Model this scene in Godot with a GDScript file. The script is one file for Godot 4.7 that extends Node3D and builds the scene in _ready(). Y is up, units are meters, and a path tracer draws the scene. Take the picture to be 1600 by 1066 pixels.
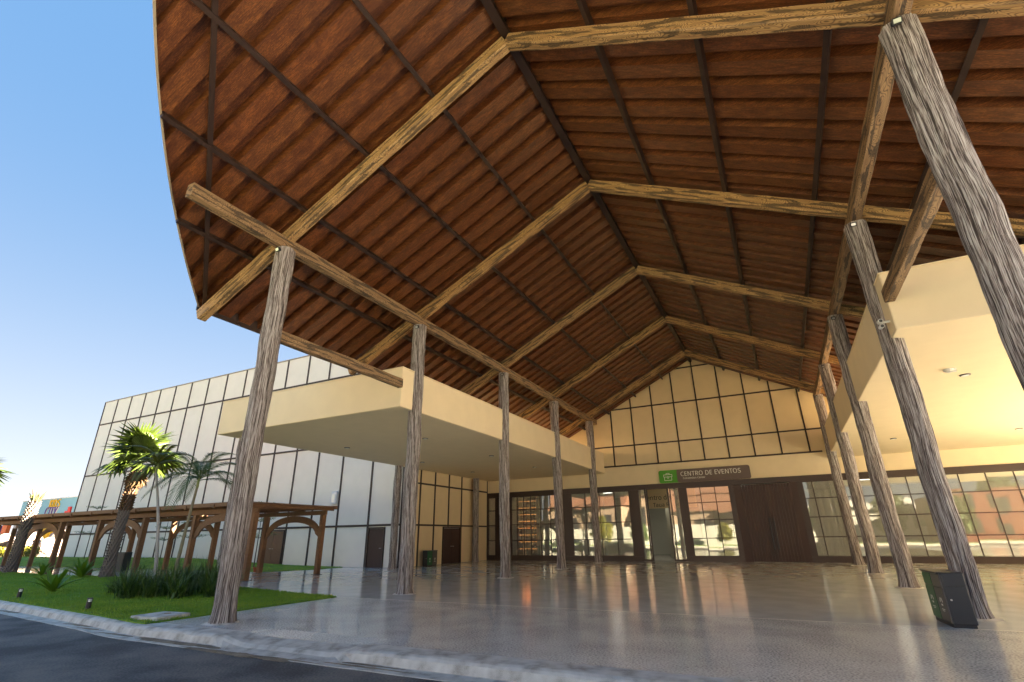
extends Node3D

# ------------------------------------------------------------------ helpers
var names := {}
var mats := {}
var boxes := {}
var white: Texture2D
const RX := -3.75          # ridge line
const RIDGE := 12.52       # underside of the roof sheets at the ridge
const PITCH := 0.5
const EAVE := 9.75         # ridge to eave, level
const ZF := -33.92         # glazed front of the hall
const ZW := -24.06         # front of the side wings
const CZ := [-7.38, -13.12, -19.42, -25.43, -31.38]
const CXL := -10.31
const CXR := 2.83
const COLH := 8.53

class MB:
	var v := PackedVector3Array()
	var n := PackedVector3Array()
	var t := PackedVector2Array()
	var c := PackedColorArray()
	var col := Color.WHITE
	var use_col := false
	func tri(a: Vector3, b: Vector3, d: Vector3, ua := Vector2.ZERO, ub := Vector2.ZERO, ud := Vector2.ZERO) -> void:
		var nn := (d - a).cross(b - a)
		nn = nn.normalized() if nn.length_squared() > 1e-16 else Vector3.UP
		v.append(a); v.append(b); v.append(d)
		n.append(nn); n.append(nn); n.append(nn)
		t.append(ua); t.append(ub); t.append(ud)
		if use_col:
			c.append(col); c.append(col); c.append(col)
	func quad(a: Vector3, b: Vector3, d: Vector3, e: Vector3) -> void:
		tri(a, b, d); tri(a, d, e)
	func face(a: Vector3, b: Vector3, d: Vector3, e: Vector3, out: Vector3) -> void:
		if (d - a).cross(b - a).dot(out) >= 0.0:
			quad(a, b, d, e)
		else:
			quad(a, e, d, b)
	func tri_out(a: Vector3, b: Vector3, d: Vector3, out: Vector3) -> void:
		if (d - a).cross(b - a).dot(out) >= 0.0:
			tri(a, b, d)
		else:
			tri(a, d, b)
	func box(p: Vector3, s: Vector3, bs := Basis.IDENTITY) -> void:
		var h := s * 0.5
		for ax in 3:
			for sg in [-1.0, 1.0]:
				var d := Vector3.ZERO
				d[ax] = sg
				var e := Vector3.ZERO
				e[(ax + 1) % 3] = 1.0
				var f := Vector3.ZERO
				f[(ax + 2) % 3] = 1.0
				var q := []
				for k in [[-1, -1], [1, -1], [1, 1], [-1, 1]]:
					q.append(p + bs * ((d + e * float(k[0]) + f * float(k[1])) * h))
				face(q[0], q[1], q[2], q[3], bs * d)
	# bevelled box: 6 faces, 12 edge strips, 8 corners
	func bevel_box(p: Vector3, s: Vector3, r: float, bs := Basis.IDENTITY) -> void:
		var h := s * 0.5
		for ax in 3:
			var a1 := (ax + 1) % 3
			var a2 := (ax + 2) % 3
			for sg in [-1.0, 1.0]:
				var q := []
				for k in [[-1, -1], [1, -1], [1, 1], [-1, 1]]:
					var w := Vector3.ZERO
					w[ax] = sg * h[ax]
					w[a1] = float(k[0]) * (h[a1] - r)
					w[a2] = float(k[1]) * (h[a2] - r)
					q.append(p + bs * w)
				var d := Vector3.ZERO
				d[ax] = sg
				face(q[0], q[1], q[2], q[3], bs * d)
			for s1 in [-1.0, 1.0]:
				for s2 in [-1.0, 1.0]:
					var q := []
					for k in [[0, -1], [0, 1], [1, 1], [1, -1]]:
						var w := Vector3.ZERO
						w[ax] = float(k[1]) * (h[ax] - r)
						w[a1] = s1 * (h[a1] - (0.0 if k[0] == 0 else r))
						w[a2] = s2 * (h[a2] - (r if k[0] == 0 else 0.0))
						q.append(p + bs * w)
					var d := Vector3.ZERO
					d[a1] = s1
					d[a2] = s2
					face(q[0], q[1], q[2], q[3], bs * d)
		for sx in [-1.0, 1.0]:
			for sy in [-1.0, 1.0]:
				for sz in [-1.0, 1.0]:
					var d := Vector3(sx, sy, sz)
					tri_out(p + bs * (d * Vector3(h.x, h.y - r, h.z - r)), p + bs * (d * Vector3(h.x - r, h.y, h.z - r)), p + bs * (d * Vector3(h.x - r, h.y - r, h.z)), bs * d)
	# polygon in a plane (origin o, axes ax/ay), pushed along az by depth
	func prism(poly: PackedVector2Array, o: Vector3, ax: Vector3, ay: Vector3, az: Vector3) -> void:
		var idx := Geometry2D.triangulate_polygon(poly)
		var pt := func(k: int) -> Vector3: return o + ax * poly[k].x + ay * poly[k].y
		for k in range(0, idx.size(), 3):
			tri_out(pt.call(idx[k]), pt.call(idx[k + 1]), pt.call(idx[k + 2]), -az)
			tri_out(pt.call(idx[k]) + az, pt.call(idx[k + 1]) + az, pt.call(idx[k + 2]) + az, az)
		var turn := 1.0 if not Geometry2D.is_polygon_clockwise(poly) else -1.0
		for k in poly.size():
			var m := (k + 1) % poly.size()
			var e: Vector2 = poly[m] - poly[k]
			var out2 := Vector2(e.y, -e.x) * turn
			face(pt.call(k), pt.call(m), pt.call(m) + az, pt.call(k) + az, ax * out2.x + ay * out2.y)
	# rows of points, smooth normals; closed = the columns wrap round
	func grid(rows: Array, closed := false, us := 1.0, vs := 1.0) -> void:
		var nr := rows.size()
		var nc: int = rows[0].size()
		var nrm := []
		for i in nr:
			var line := PackedVector3Array()
			for j in nc:
				var i0 := maxi(i - 1, 0)
				var i1 := mini(i + 1, nr - 1)
				var j0 := (j - 1 + nc) % nc if closed else maxi(j - 1, 0)
				var j1 := (j + 1) % nc if closed else mini(j + 1, nc - 1)
				var du: Vector3 = rows[i][j1] - rows[i][j0]
				var dv: Vector3 = rows[i1][j] - rows[i0][j]
				var q := dv.cross(du)
				line.append(q.normalized() if q.length_squared() > 1e-18 else Vector3.UP)
			nrm.append(line)
		for i in nr - 1:
			for j in (nc if closed else nc - 1):
				var k := (j + 1) % nc
				var q := [[i, j, j], [i, k, j + 1], [i + 1, k, j + 1], [i, j, j], [i + 1, k, j + 1], [i + 1, j, j]]
				for s in q:
					v.append(rows[s[0]][s[1]]); n.append(nrm[s[0]][s[1]])
					t.append(Vector2(us * float(s[2]) / nc, vs * float(s[0]) / (nr - 1)))
					if use_col: c.append(col)
	func tube(path: Array, rad: Array, sides := 8, us := 1.0, vs := 1.0, caps := true) -> void:
		var rows := []
		var prev := Vector3.RIGHT
		for i in path.size():
			var d: Vector3 = (path[mini(i + 1, path.size() - 1)] - path[maxi(i - 1, 0)]).normalized()
			var x := (prev - d * prev.dot(d))
			if x.length() < 0.05:
				x = d.cross(Vector3.BACK) if absf(d.z) < 0.9 else d.cross(Vector3.UP)
			x = x.normalized()
			prev = x
			var y := x.cross(d)
			var line := PackedVector3Array()
			for j in sides:
				var a := TAU * j / sides
				line.append(path[i] + (x * cos(a) + y * sin(a)) * float(rad[i]))
			rows.append(line)
		grid(rows, true, us, vs)
		if caps:
			for e in [0, path.size() - 1]:
				var d: Vector3 = (path[1] - path[0]) * -1.0 if e == 0 else path[e] - path[e - 1]
				for j in sides:
					tri_out(path[e], rows[e][j], rows[e][(j + 1) % sides], d)
	func mesh() -> ArrayMesh:
		var a := []
		a.resize(Mesh.ARRAY_MAX)
		a[Mesh.ARRAY_VERTEX] = v
		a[Mesh.ARRAY_NORMAL] = n
		a[Mesh.ARRAY_TEX_UV] = t
		if use_col: a[Mesh.ARRAY_COLOR] = c
		var m := ArrayMesh.new()
		m.add_surface_from_arrays(Mesh.PRIMITIVE_TRIANGLES, a)
		return m

func put(o: Node3D, called: String, parent: Node) -> Node3D:
	var key := str(parent.get_instance_id()) + called
	var k: int = names.get(key, 0)
	names[key] = k + 1
	o.name = called if k == 0 else "%s_%03d" % [called, k]
	parent.add_child(o)
	return o

func obj(called: String, mesh: Mesh, m: Material, parent: Node = self, at := Vector3.ZERO, bs := Basis.IDENTITY) -> MeshInstance3D:
	var o := MeshInstance3D.new()
	o.mesh = mesh
	o.material_override = m
	o.transform = Transform3D(bs, at)
	put(o, called, parent)
	return o

func thing(called: String, label: String, category: String, at := Vector3.ZERO, turn := 0.0, group := "") -> Node3D:
	var o := Node3D.new()
	put(o, called, self)
	o.position = at
	o.rotation.y = turn
	return tag(o, label, category, group)

func tag(o: Node3D, label: String, category: String, group := "") -> Node3D:
	o.set_meta("label", label)
	o.set_meta("category", category)
	if group != "": o.set_meta("group", group)
	return o

func struct(o: Node3D, kind := "structure") -> Node3D:
	o.set_meta("kind", kind)
	return o

func copy(o: Node3D, called: String, at: Vector3, turn: float, label := "") -> Node3D:
	var d: Node3D = o.duplicate()
	put(d, called, self)
	d.position = at
	d.rotation.y = turn
	if label != "": d.set_meta("label", label)
	return d

func bmesh(s: Vector3) -> BoxMesh:
	if not boxes.has(s):
		var b := BoxMesh.new()
		b.size = s
		boxes[s] = b
	return boxes[s]

func bx(called: String, lo: Vector3, hi: Vector3, m: Material, parent: Node = self) -> MeshInstance3D:
	return obj(called, bmesh((hi - lo).abs()), m, parent, (lo + hi) * 0.5)

func lin(r: float, g: float, b: float) -> Color:
	return Color(r, g, b).linear_to_srgb()

func mat(called: String, c: Color, rough := 0.8, metal := 0.0) -> StandardMaterial3D:
	var m := StandardMaterial3D.new()
	m.resource_name = called
	m.albedo_color = c
	m.roughness = rough
	m.metallic = metal
	mats[called] = m
	return m

func tri_mat(m: StandardMaterial3D, scale: Vector3, world := true) -> StandardMaterial3D:
	m.uv1_triplanar = true
	m.uv1_world_triplanar = world
	m.uv1_scale = scale
	m.uv1_triplanar_sharpness = 4.0
	return m

# seamless noise as numbers 0..1, w x h, sampled on a grid sw x sh first (stretch)
func noise(sd: int, freq: float, w: int, h: int, sw := 0, sh := 0, oct := 4) -> PackedByteArray:
	var f := FastNoiseLite.new()
	f.seed = sd
	f.noise_type = FastNoiseLite.TYPE_SIMPLEX_SMOOTH
	f.frequency = freq
	f.fractal_octaves = oct
	var im := f.get_seamless_image(sw if sw > 0 else w, sh if sh > 0 else h)
	im.convert(Image.FORMAT_L8)
	if im.get_width() != w or im.get_height() != h:
		im.resize(w, h, Image.INTERPOLATE_CUBIC)
	return im.get_data()

func make_tex(w: int, h: int, data: PackedByteArray, rgb := true) -> ImageTexture:
	var im := Image.create_from_data(w, h, false, Image.FORMAT_RGB8 if rgb else Image.FORMAT_L8, data)
	im.generate_mipmaps()
	return ImageTexture.create_from_image(im)

# colour texture: three noise layers blended between colours (linear), gamma coded
func ramp_tex(w: int, h: int, layers: Array, stops: Array, contrast := 1.0) -> ImageTexture:
	# layers: [[bytes, weight], ...]; stops: [[position, Color linear], ...]
	var lut := PackedByteArray()
	lut.resize(768)
	for k in 256:
		var x := clampf((k / 255.0 - 0.5) * contrast + 0.5, 0, 1)
		var c: Color = stops[0][1]
		for s in stops.size() - 1:
			if x >= stops[s][0]:
				c = (stops[s][1] as Color).lerp(stops[s + 1][1], clampf((x - stops[s][0]) / (stops[s + 1][0] - stops[s][0]), 0, 1))
		c = c.linear_to_srgb()
		lut[k * 3] = int(clampf(c.r, 0, 1) * 255); lut[k * 3 + 1] = int(clampf(c.g, 0, 1) * 255); lut[k * 3 + 2] = int(clampf(c.b, 0, 1) * 255)
	var tot := 0.0
	for l in layers: tot += l[1]
	var out := PackedByteArray()
	out.resize(w * h * 3)
	for i in w * h:
		var x := 0.0
		for l in layers: x += l[0][i] * l[1]
		var k := int(clampf(x / tot, 0, 255)) * 3
		out[i * 3] = lut[k]; out[i * 3 + 1] = lut[k + 1]; out[i * 3 + 2] = lut[k + 2]
	return make_tex(w, h, out)

var rng := RandomNumberGenerator.new()

# hewn beam along local x, centred; slightly uneven faces
func beam_mesh(l: float, w: float, h: float, sd: int) -> ArrayMesh:
	var r := RandomNumberGenerator.new()
	r.seed = sd
	var mb := MB.new()
	var seg := maxi(4, int(l / 0.45))
	var ch := 0.018
	var prof := [Vector2(-w / 2 + ch, -h / 2), Vector2(w / 2 - ch, -h / 2), Vector2(w / 2, -h / 2 + ch), Vector2(w / 2, h / 2 - ch), Vector2(w / 2 - ch, h / 2), Vector2(-w / 2 + ch, h / 2), Vector2(-w / 2, h / 2 - ch), Vector2(-w / 2, -h / 2 + ch)]
	var rows := []
	for i in seg + 1:
		var x := -l / 2 + l * i / seg
		var row := []
		var dy := r.randf_range(-0.006, 0.006)
		var dz := r.randf_range(-0.006, 0.006)
		for p in prof:
			row.append(Vector3(x, p.y + dy + r.randf_range(-0.004, 0.004), p.x + dz + r.randf_range(-0.004, 0.004)))
		rows.append(row)
	for i in seg:
		for j in 8:
			var k := (j + 1) % 8
			var mid: Vector2 = (prof[j] + prof[k]) * 0.5
			mb.face(rows[i][j], rows[i][k], rows[i + 1][k], rows[i + 1][j], Vector3(0, mid.y, mid.x))
	for e in [0, seg]:
		for j in range(1, 7):
			mb.tri_out(rows[e][0], rows[e][j], rows[e][j + 1], Vector3(-1 if e == 0 else 1, 0, 0))
	return mb.mesh()

func beam_between(called: String, a: Vector3, b: Vector3, w: float, h: float, m: Material, parent: Node, sd: int) -> MeshInstance3D:
	var d := b - a
	var x := d.normalized()
	var side := x.cross(Vector3.UP).normalized()
	var up := side.cross(x)
	return obj(called, beam_mesh(d.length(), w, h, sd), m, parent, (a + b) * 0.5, Basis(x, up, side))

# rough-barked log column, base at the origin
func log_mesh(height: float, r0: float, r1: float, sd: int, flare := 0.06) -> ArrayMesh:
	var f := FastNoiseLite.new()
	f.seed = sd
	f.frequency = 1.0
	f.fractal_octaves = 3
	var mb := MB.new()
	var sides := 44
	var seg := int(height / 0.11)
	var rows := []
	for i in seg + 1:
		var y := height * i / seg
		var base := lerpf(r0, r1, y / height) + flare * exp(-y / 0.16)
		var off := Vector3(f.get_noise_2d(y * 0.35, 9.0), 0, f.get_noise_2d(y * 0.35, 31.0)) * 0.035
		var line := PackedVector3Array()
		for j in sides:
			var a := TAU * j / sides
			var ca := cos(a)
			var sa := sin(a)
			var groove := f.get_noise_3d(ca * 4.5, y * 0.28, sa * 4.5)
			var lump := f.get_noise_3d(ca * 1.1, y * 0.8 + 40.0, sa * 1.1)
			var fine := f.get_noise_3d(ca * 11.0, y * 0.7 + 80.0, sa * 11.0)
			var rr := base + groove * 0.03 + lump * 0.024 + fine * 0.012
			line.append(Vector3(ca * rr, y, sa * rr) + off)
		rows.append(line)
	mb.grid(rows, true, 3.0, height * 0.42)
	for j in sides:
		mb.tri_out(Vector3(0, height, 0), rows[seg][j], rows[seg][(j + 1) % sides], Vector3.UP)
	return mb.mesh()

# ------------------------------------------------------------------ materials
func make_materials() -> void:
	# timber: streaks along u, rings, dark scorched patches
	var w := 1024
	var h := 256
	var streak := noise(3, 0.06, w, h, 48, h, 3)
	var warp := noise(5, 0.02, w, h, 256, 128, 2)
	var patch := noise(8, 0.06, w, h, 44, 72, 4)
	var fine := noise(9, 0.3, w, h, 128, h, 2)
	var timber := PackedByteArray()
	timber.resize(w * h * 3)
	for y in h:
		for x in w:
			var i := y * w + x
			var ring := 0.5 + 0.5 * sin(TAU * (9.0 * y / h + warp[i] / 255.0 * 9.0))
			ring = pow(ring, 3.0)
			var p := clampf((patch[i] / 255.0 - 0.51) * 7.5, 0, 1)
			var s: float = streak[i] / 255.0
			var light := Color(0.62, 0.40, 0.165).lerp(Color(0.42, 0.24, 0.095), clampf((s - 0.3) * 1.6, 0, 1))
			light = light.lerp(Color(0.085, 0.048, 0.024), ring * 0.8)
			light = light.lerp(Color(0.022, 0.016, 0.012), p * (0.45 + 0.55 * fine[i] / 255.0))
			light = light.linear_to_srgb()
			timber[i * 3] = int(light.r * 255); timber[i * 3 + 1] = int(light.g * 255); timber[i * 3 + 2] = int(light.b * 255)
	var tt := make_tex(w, h, timber)
	for k in 4:
		var m := mat("timber%d" % k, [Color(0.93, 0.92, 0.92), Color(0.93, 0.89, 0.85), Color(0.88, 0.86, 0.86), Color(0.93, 0.91, 0.88)][k], 0.62)
		m.albedo_texture = tt
		tri_mat(m, Vector3(0.30, 1.6, 1.6), false)
		m.uv1_offset = Vector3(0.37 * k, 0.21 * k, 0.13 * k)
	var pale := mat("timber_pale", Color(0.76, 0.75, 0.80), 0.75)
	pale.albedo_texture = tt
	tri_mat(pale, Vector3(0.26, 1.6, 1.6), false)
	pale.uv1_offset = Vector3(0.5, 0.4, 0.3)
	# log bark
	var bw := 512
	var bh := 1024
	var b1 := noise(21, 0.045, bw, bh, bw, 40, 4)
	var b2 := noise(22, 0.02, bw, bh, 256, 128, 3)
	var b3 := noise(23, 0.16, bw, bh, bw, 70, 2)
	var bark := ramp_tex(bw, bh, [[b1, 0.5], [b3, 0.3], [b2, 0.2]], [[0.0, Color(0.04, 0.03, 0.028)], [0.30, Color(0.11, 0.085, 0.075)], [0.44, Color(0.30, 0.245, 0.225)], [0.62, Color(0.44, 0.395, 0.375)], [1.0, Color(0.66, 0.63, 0.61)]], 2.3)
	var bm := mat("log_bark", Color(1, 1, 1), 0.85)
	bm.albedo_texture = bark
	var hgt := PackedByteArray()
	hgt.resize(bw * bh)
	for i in bw * bh: hgt[i] = int(clampf(b1[i] * 0.62 + b3[i] * 0.38, 0, 255))
	bm.heightmap_enabled = true
	bm.heightmap_texture = make_tex(bw, bh, hgt, false)
	bm.heightmap_scale = 3.0
	bm.uv1_scale = Vector3(1, 1, 1)
	var tint := noise(24, 0.02, 256, 256, 0, 0, 3)
	# roof sheet printed like wood
	var r1 := noise(31, 0.16, 1024, 512, 40, 512, 3)
	var r2 := noise(32, 0.03, 1024, 512, 128, 128, 3)
	var r3 := noise(33, 0.30, 1024, 512, 110, 512, 2)
	for k in 3:
		var rt = ramp_tex(1024, 512, [[r1, 0.42], [r3, 0.43], [r2, 0.15]], [[0.0, Color(0.038, 0.011, 0.0045)], [0.40, Color(0.088, 0.0275, 0.0085)], [0.58, Color(0.130, 0.042, 0.012)], [1.0, Color(0.38, 0.15, 0.042)]], 2.0) if k == 0 else mats["sheet0"].albedo_texture
		var sm := mat("sheet%d" % k, [Color(1, 1, 1), Color(0.95, 0.93, 0.92), Color(1, 0.97, 0.95)][k], 0.42)
		sm.albedo_texture = rt
		tri_mat(sm, Vector3(0.45, 1.2, 1.2))
		sm.uv1_offset = Vector3(0.31 * k, 0.17 * k, 0.43 * k)
	mat("steel_brown", lin(0.030, 0.015, 0.010), 0.45)
	mat("strip", lin(0.042, 0.025, 0.018), 0.6)
	mat("frame", lin(0.040, 0.022, 0.017), 0.42)
	mat("gutter", lin(0.30, 0.24, 0.17), 0.5)
	# plaster
	var p1 := noise(41, 0.01, 512, 512, 0, 0, 4)
	var p2 := noise(42, 0.25, 512, 512, 0, 0, 2)
	var pt := ramp_tex(512, 512, [[p1, 0.7], [p2, 0.3]], [[0.0, Color(0.93, 0.93, 0.93)], [1.0, Color(1, 1, 1)]], 1.0)
	var yel := mat("plaster_yellow", lin(0.82, 0.67, 0.43), 0.75)
	yel.albedo_texture = pt
	tri_mat(yel, Vector3(0.21, 0.21, 0.21))
	for k in 3:
		var pn := mat("panel_yellow%d" % k, lin(0.82 - 0.02 * k, 0.655 - 0.02 * k, 0.395 - 0.012 * k), 0.75)
		pn.albedo_texture = pt
		tri_mat(pn, Vector3(0.21, 0.21, 0.21))
		var pw := mat("panel_white%d" % k, lin(0.86 - 0.015 * k, 0.815 - 0.015 * k, 0.74 - 0.02 * k), 0.75)
		pw.albedo_texture = pt
		tri_mat(pw, Vector3(0.17, 0.17, 0.17))
	mat("white_wall", lin(0.48, 0.47, 0.45), 0.85)
	# floors
	var f1 := noise(51, 0.012, 1024, 1024, 512, 512, 4)
	var f2 := noise(52, 0.2, 1024, 1024, 0, 0, 3)
	var f3 := noise(53, 0.17, 1024, 1024, 0, 0, 2)
	var fl := mat("polished_concrete", Color(1, 1, 1), 1.0)
	fl.albedo_texture = ramp_tex(1024, 1024, [[f1, 0.55], [f2, 0.25], [f3, 0.2]], [[0.0, Color(0.54, 0.56, 0.545)], [0.5, Color(0.645, 0.665, 0.65)], [1.0, Color(0.73, 0.75, 0.735)]], 1.2)
	fl.roughness_texture = ramp_tex(1024, 1024, [[f1, 0.6], [f2, 0.4]], [[0.0, Color(0.007, 0.007, 0.007)], [1.0, Color(0.016, 0.016, 0.016)]], 1.0)
	fl.roughness_texture_channel = BaseMaterial3D.TEXTURE_CHANNEL_RED
	tri_mat(fl, Vector3(0.16, 0.16, 0.16))
	var gr := mat("washed_pavement", Color(1, 1, 1), 1.0)
	gr.albedo_texture = ramp_tex(1024, 1024, [[f1, 0.14], [f3, 0.46], [f2, 0.40]], [[0.0, Color(0.25, 0.258, 0.252)], [0.40, Color(0.53, 0.547, 0.535)], [0.6, Color(0.65, 0.667, 0.655)], [1.0, Color(0.79, 0.80, 0.79)]], 2.0)
	gr.roughness_texture = ramp_tex(1024, 1024, [[f1, 0.4], [f3, 0.6]], [[0.0, Color(0.012, 0.012, 0.012)], [1.0, Color(0.055, 0.055, 0.055)]], 1.4)
	gr.roughness_texture_channel = BaseMaterial3D.TEXTURE_CHANNEL_RED
	tri_mat(gr, Vector3(0.14, 0.14, 0.14))
	var cc := mat("concrete", Color(1, 1, 1), 0.85)
	cc.albedo_texture = ramp_tex(1024, 1024, [[f1, 0.6], [f2, 0.4]], [[0.0, Color(0.28, 0.25, 0.21)], [0.4, Color(0.52, 0.50, 0.455)], [1.0, Color(0.68, 0.66, 0.61)]], 1.7)
	tri_mat(cc, Vector3(0.5, 0.5, 0.5))
	var a1 := noise(61, 0.008, 1024, 1024, 512, 512, 5)
	var asp := mat("asphalt", Color(1, 1, 1), 0.82)
	asp.albedo_texture = ramp_tex(1024, 1024, [[a1, 0.6], [f3, 0.4]], [[0.0, Color(0.05, 0.05, 0.052)], [0.5, Color(0.11, 0.108, 0.11)], [1.0, Color(0.19, 0.175, 0.155)]], 2.6)
	tri_mat(asp, Vector3(0.13, 0.13, 0.13))
	var dirt := mat("sand", Color(1, 1, 1), 0.95)
	dirt.albedo_texture = ramp_tex(1024, 1024, [[a1, 0.5], [f3, 0.5]], [[0.0, Color(0.10, 0.075, 0.05)], [1.0, Color(0.34, 0.27, 0.19)]], 1.8)
	tri_mat(dirt, Vector3(0.6, 0.6, 0.6))
	var gt := mat("turf", Color(1, 1, 1), 0.95)
	gt.albedo_texture = ramp_tex(1024, 1024, [[a1, 0.5], [f3, 0.5]], [[0.0, Color(0.05, 0.11, 0.008)], [0.5, Color(0.125, 0.25, 0.016)], [1.0, Color(0.21, 0.33, 0.03)]], 1.6)
	tri_mat(gt, Vector3(0.3, 0.3, 0.3))
	# pergola
	for k in 1:
		var pg := mat("pergola_wood%d" % k, lin(0.62, 0.56, 0.50), 0.7)
		pg.albedo_texture = ramp_tex(1024, 512, [[r1, 0.5], [r3, 0.5]], [[0.0, Color(0.16, 0.07, 0.035)], [1.0, Color(0.46, 0.27, 0.13)]], 1.4)
		tri_mat(pg, Vector3(0.8, 0.8, 0.8))
	# glass
	var g := mat("glass", Color(0.86, 0.86, 0.80, 0.08), 0.02, 0.40)
	g.transparency = BaseMaterial3D.TRANSPARENCY_ALPHA
	var gf := FastNoiseLite.new()
	gf.seed = 7
	gf.frequency = 0.006
	gf.fractal_octaves = 2
	var gi := gf.get_seamless_image(512, 512)
	gi.bump_map_to_normal_map(1.0)
	g.normal_enabled = true
	g.normal_texture = ImageTexture.create_from_image(gi)
	g.normal_scale = 0.05
	tri_mat(g, Vector3(0.17, 0.17, 0.17))
	mat("interior_wall", lin(0.30, 0.295, 0.25), 0.8)
	mat("interior_floor", lin(0.22, 0.20, 0.17), 0.25)
	mat("interior_ceiling", lin(0.5, 0.5, 0.47), 0.85)
	var dw := mat("dark_wood", lin(0.80, 0.62, 0.55), 0.5)
	dw.albedo_texture = ramp_tex(1024, 512, [[r1, 0.6], [r3, 0.4]], [[0.0, Color(0.03, 0.016, 0.012)], [1.0, Color(0.085, 0.048, 0.036)]], 1.3)
	tri_mat(dw, Vector3(0.7, 0.7, 0.7))
	var bd := mat("brown_door", Color(1, 1, 1), 0.55)
	bd.albedo_texture = mats["pergola_wood0"].albedo_texture
	bd.albedo_color = Color(0.75, 0.72, 0.72)
	tri_mat(bd, Vector3(0.7, 0.7, 0.7))
	mat("sign_green", lin(0.07, 0.33, 0.012), 0.5)
	mat("sign_taupe", lin(0.135, 0.098, 0.085), 0.55)
	mat("sign_white", lin(0.8, 0.78, 0.72), 0.6)
	mat("bin_green", lin(0.012, 0.11, 0.035), 0.38)
	mat("bin_grey", lin(0.085, 0.075, 0.07), 0.4)
	mat("bin_dark", lin(0.022, 0.027, 0.035), 0.38)
	mat("metal", lin(0.55, 0.55, 0.55), 0.3, 1.0)
	mat("white_plastic", lin(0.75, 0.75, 0.73), 0.4)
	mat("black_metal", lin(0.02, 0.021, 0.024), 0.4)
	mat("downlight_ring", lin(0.09, 0.08, 0.07), 0.4)

func leaf_mat(called: String, c: Color, back := 0.5, rough := 0.5) -> StandardMaterial3D:
	var m := mat(called, c, rough)
	m.vertex_color_use_as_albedo = true
	m.backlight_enabled = true
	m.backlight = Color(back, back, back * 0.6)
	m.cull_mode = BaseMaterial3D.CULL_DISABLED
	return m

# ------------------------------------------------------------------ the place
func _ready() -> void:
	rng.seed = 4711
	# camera
	var cam := Camera3D.new()
	cam.name = "camera"
	cam.position = Vector3(0, 1.508, 0)
	cam.rotation = Vector3(0.3737, 0.4692, -0.0147)
	cam.fov = 68.57
	cam.near = 0.05
	cam.far = 2000.0
	add_child(cam)
	cam.current = true
	# sky, exposure
	var env := Environment.new()
	env.background_mode = Environment.BG_SKY
	env.tonemap_mode = Environment.TONE_MAPPER_LINEAR
	env.tonemap_exposure = 20.5
	env.sdfgi_enabled = true
	env.ssao_enabled = true
	env.ssil_enabled = true
	var sky := Sky.new()
	var sm := ProceduralSkyMaterial.new()
	sm.sky_top_color = lin(0.0104, 0.0228, 0.0425)
	sm.sky_horizon_color = lin(0.0610, 0.0618, 0.0612)
	sm.sky_curve = 0.165
	sm.ground_bottom_color = lin(0.05, 0.045, 0.04)
	sm.ground_horizon_color = lin(0.15, 0.15, 0.15)
	sm.sun_angle_max = 1.0
	sky.sky_material = sm
	env.sky = sky
	var we := WorldEnvironment.new()
	we.name = "world_environment"
	we.environment = env
	add_child(we)
	# sun: low, from the right and a little behind the hall
	var sun := DirectionalLight3D.new()
	sun.name = "sun"
	sun.light_energy = 1.6
	sun.light_color = Color(1.0, 0.925, 0.81)
	sun.light_angular_distance = 0.5
	sun.shadow_enabled = true
	var el := deg_to_rad(20.0)
	var az := deg_to_rad(22.0)
	var to_sun := Vector3(cos(el) * cos(az), sin(el), -cos(el) * sin(az))
	sun.basis = Basis.looking_at(-to_sun, Vector3.UP)
	add_child(sun)

	make_materials()
	ground_and_paving()
	entrance_canopy()
	side_canopy(-19.4, -10.27, true)
	side_canopy(2.79, 24.4, false)
	left_wing()
	hall()
	hall_sign()
	bins_and_fittings()
	pergola()
	lawn_and_plants()
	background_left()
	across_the_road()

func kerb_z(x: float) -> float:
	return -6.50 - 0.108 * maxf(0.0, -11.0 - x) * smoothstep(0.0, 2.5, -11.0 - x) - 0.0012 * pow(maxf(0.0, -20.0 - x), 2.0)

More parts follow.
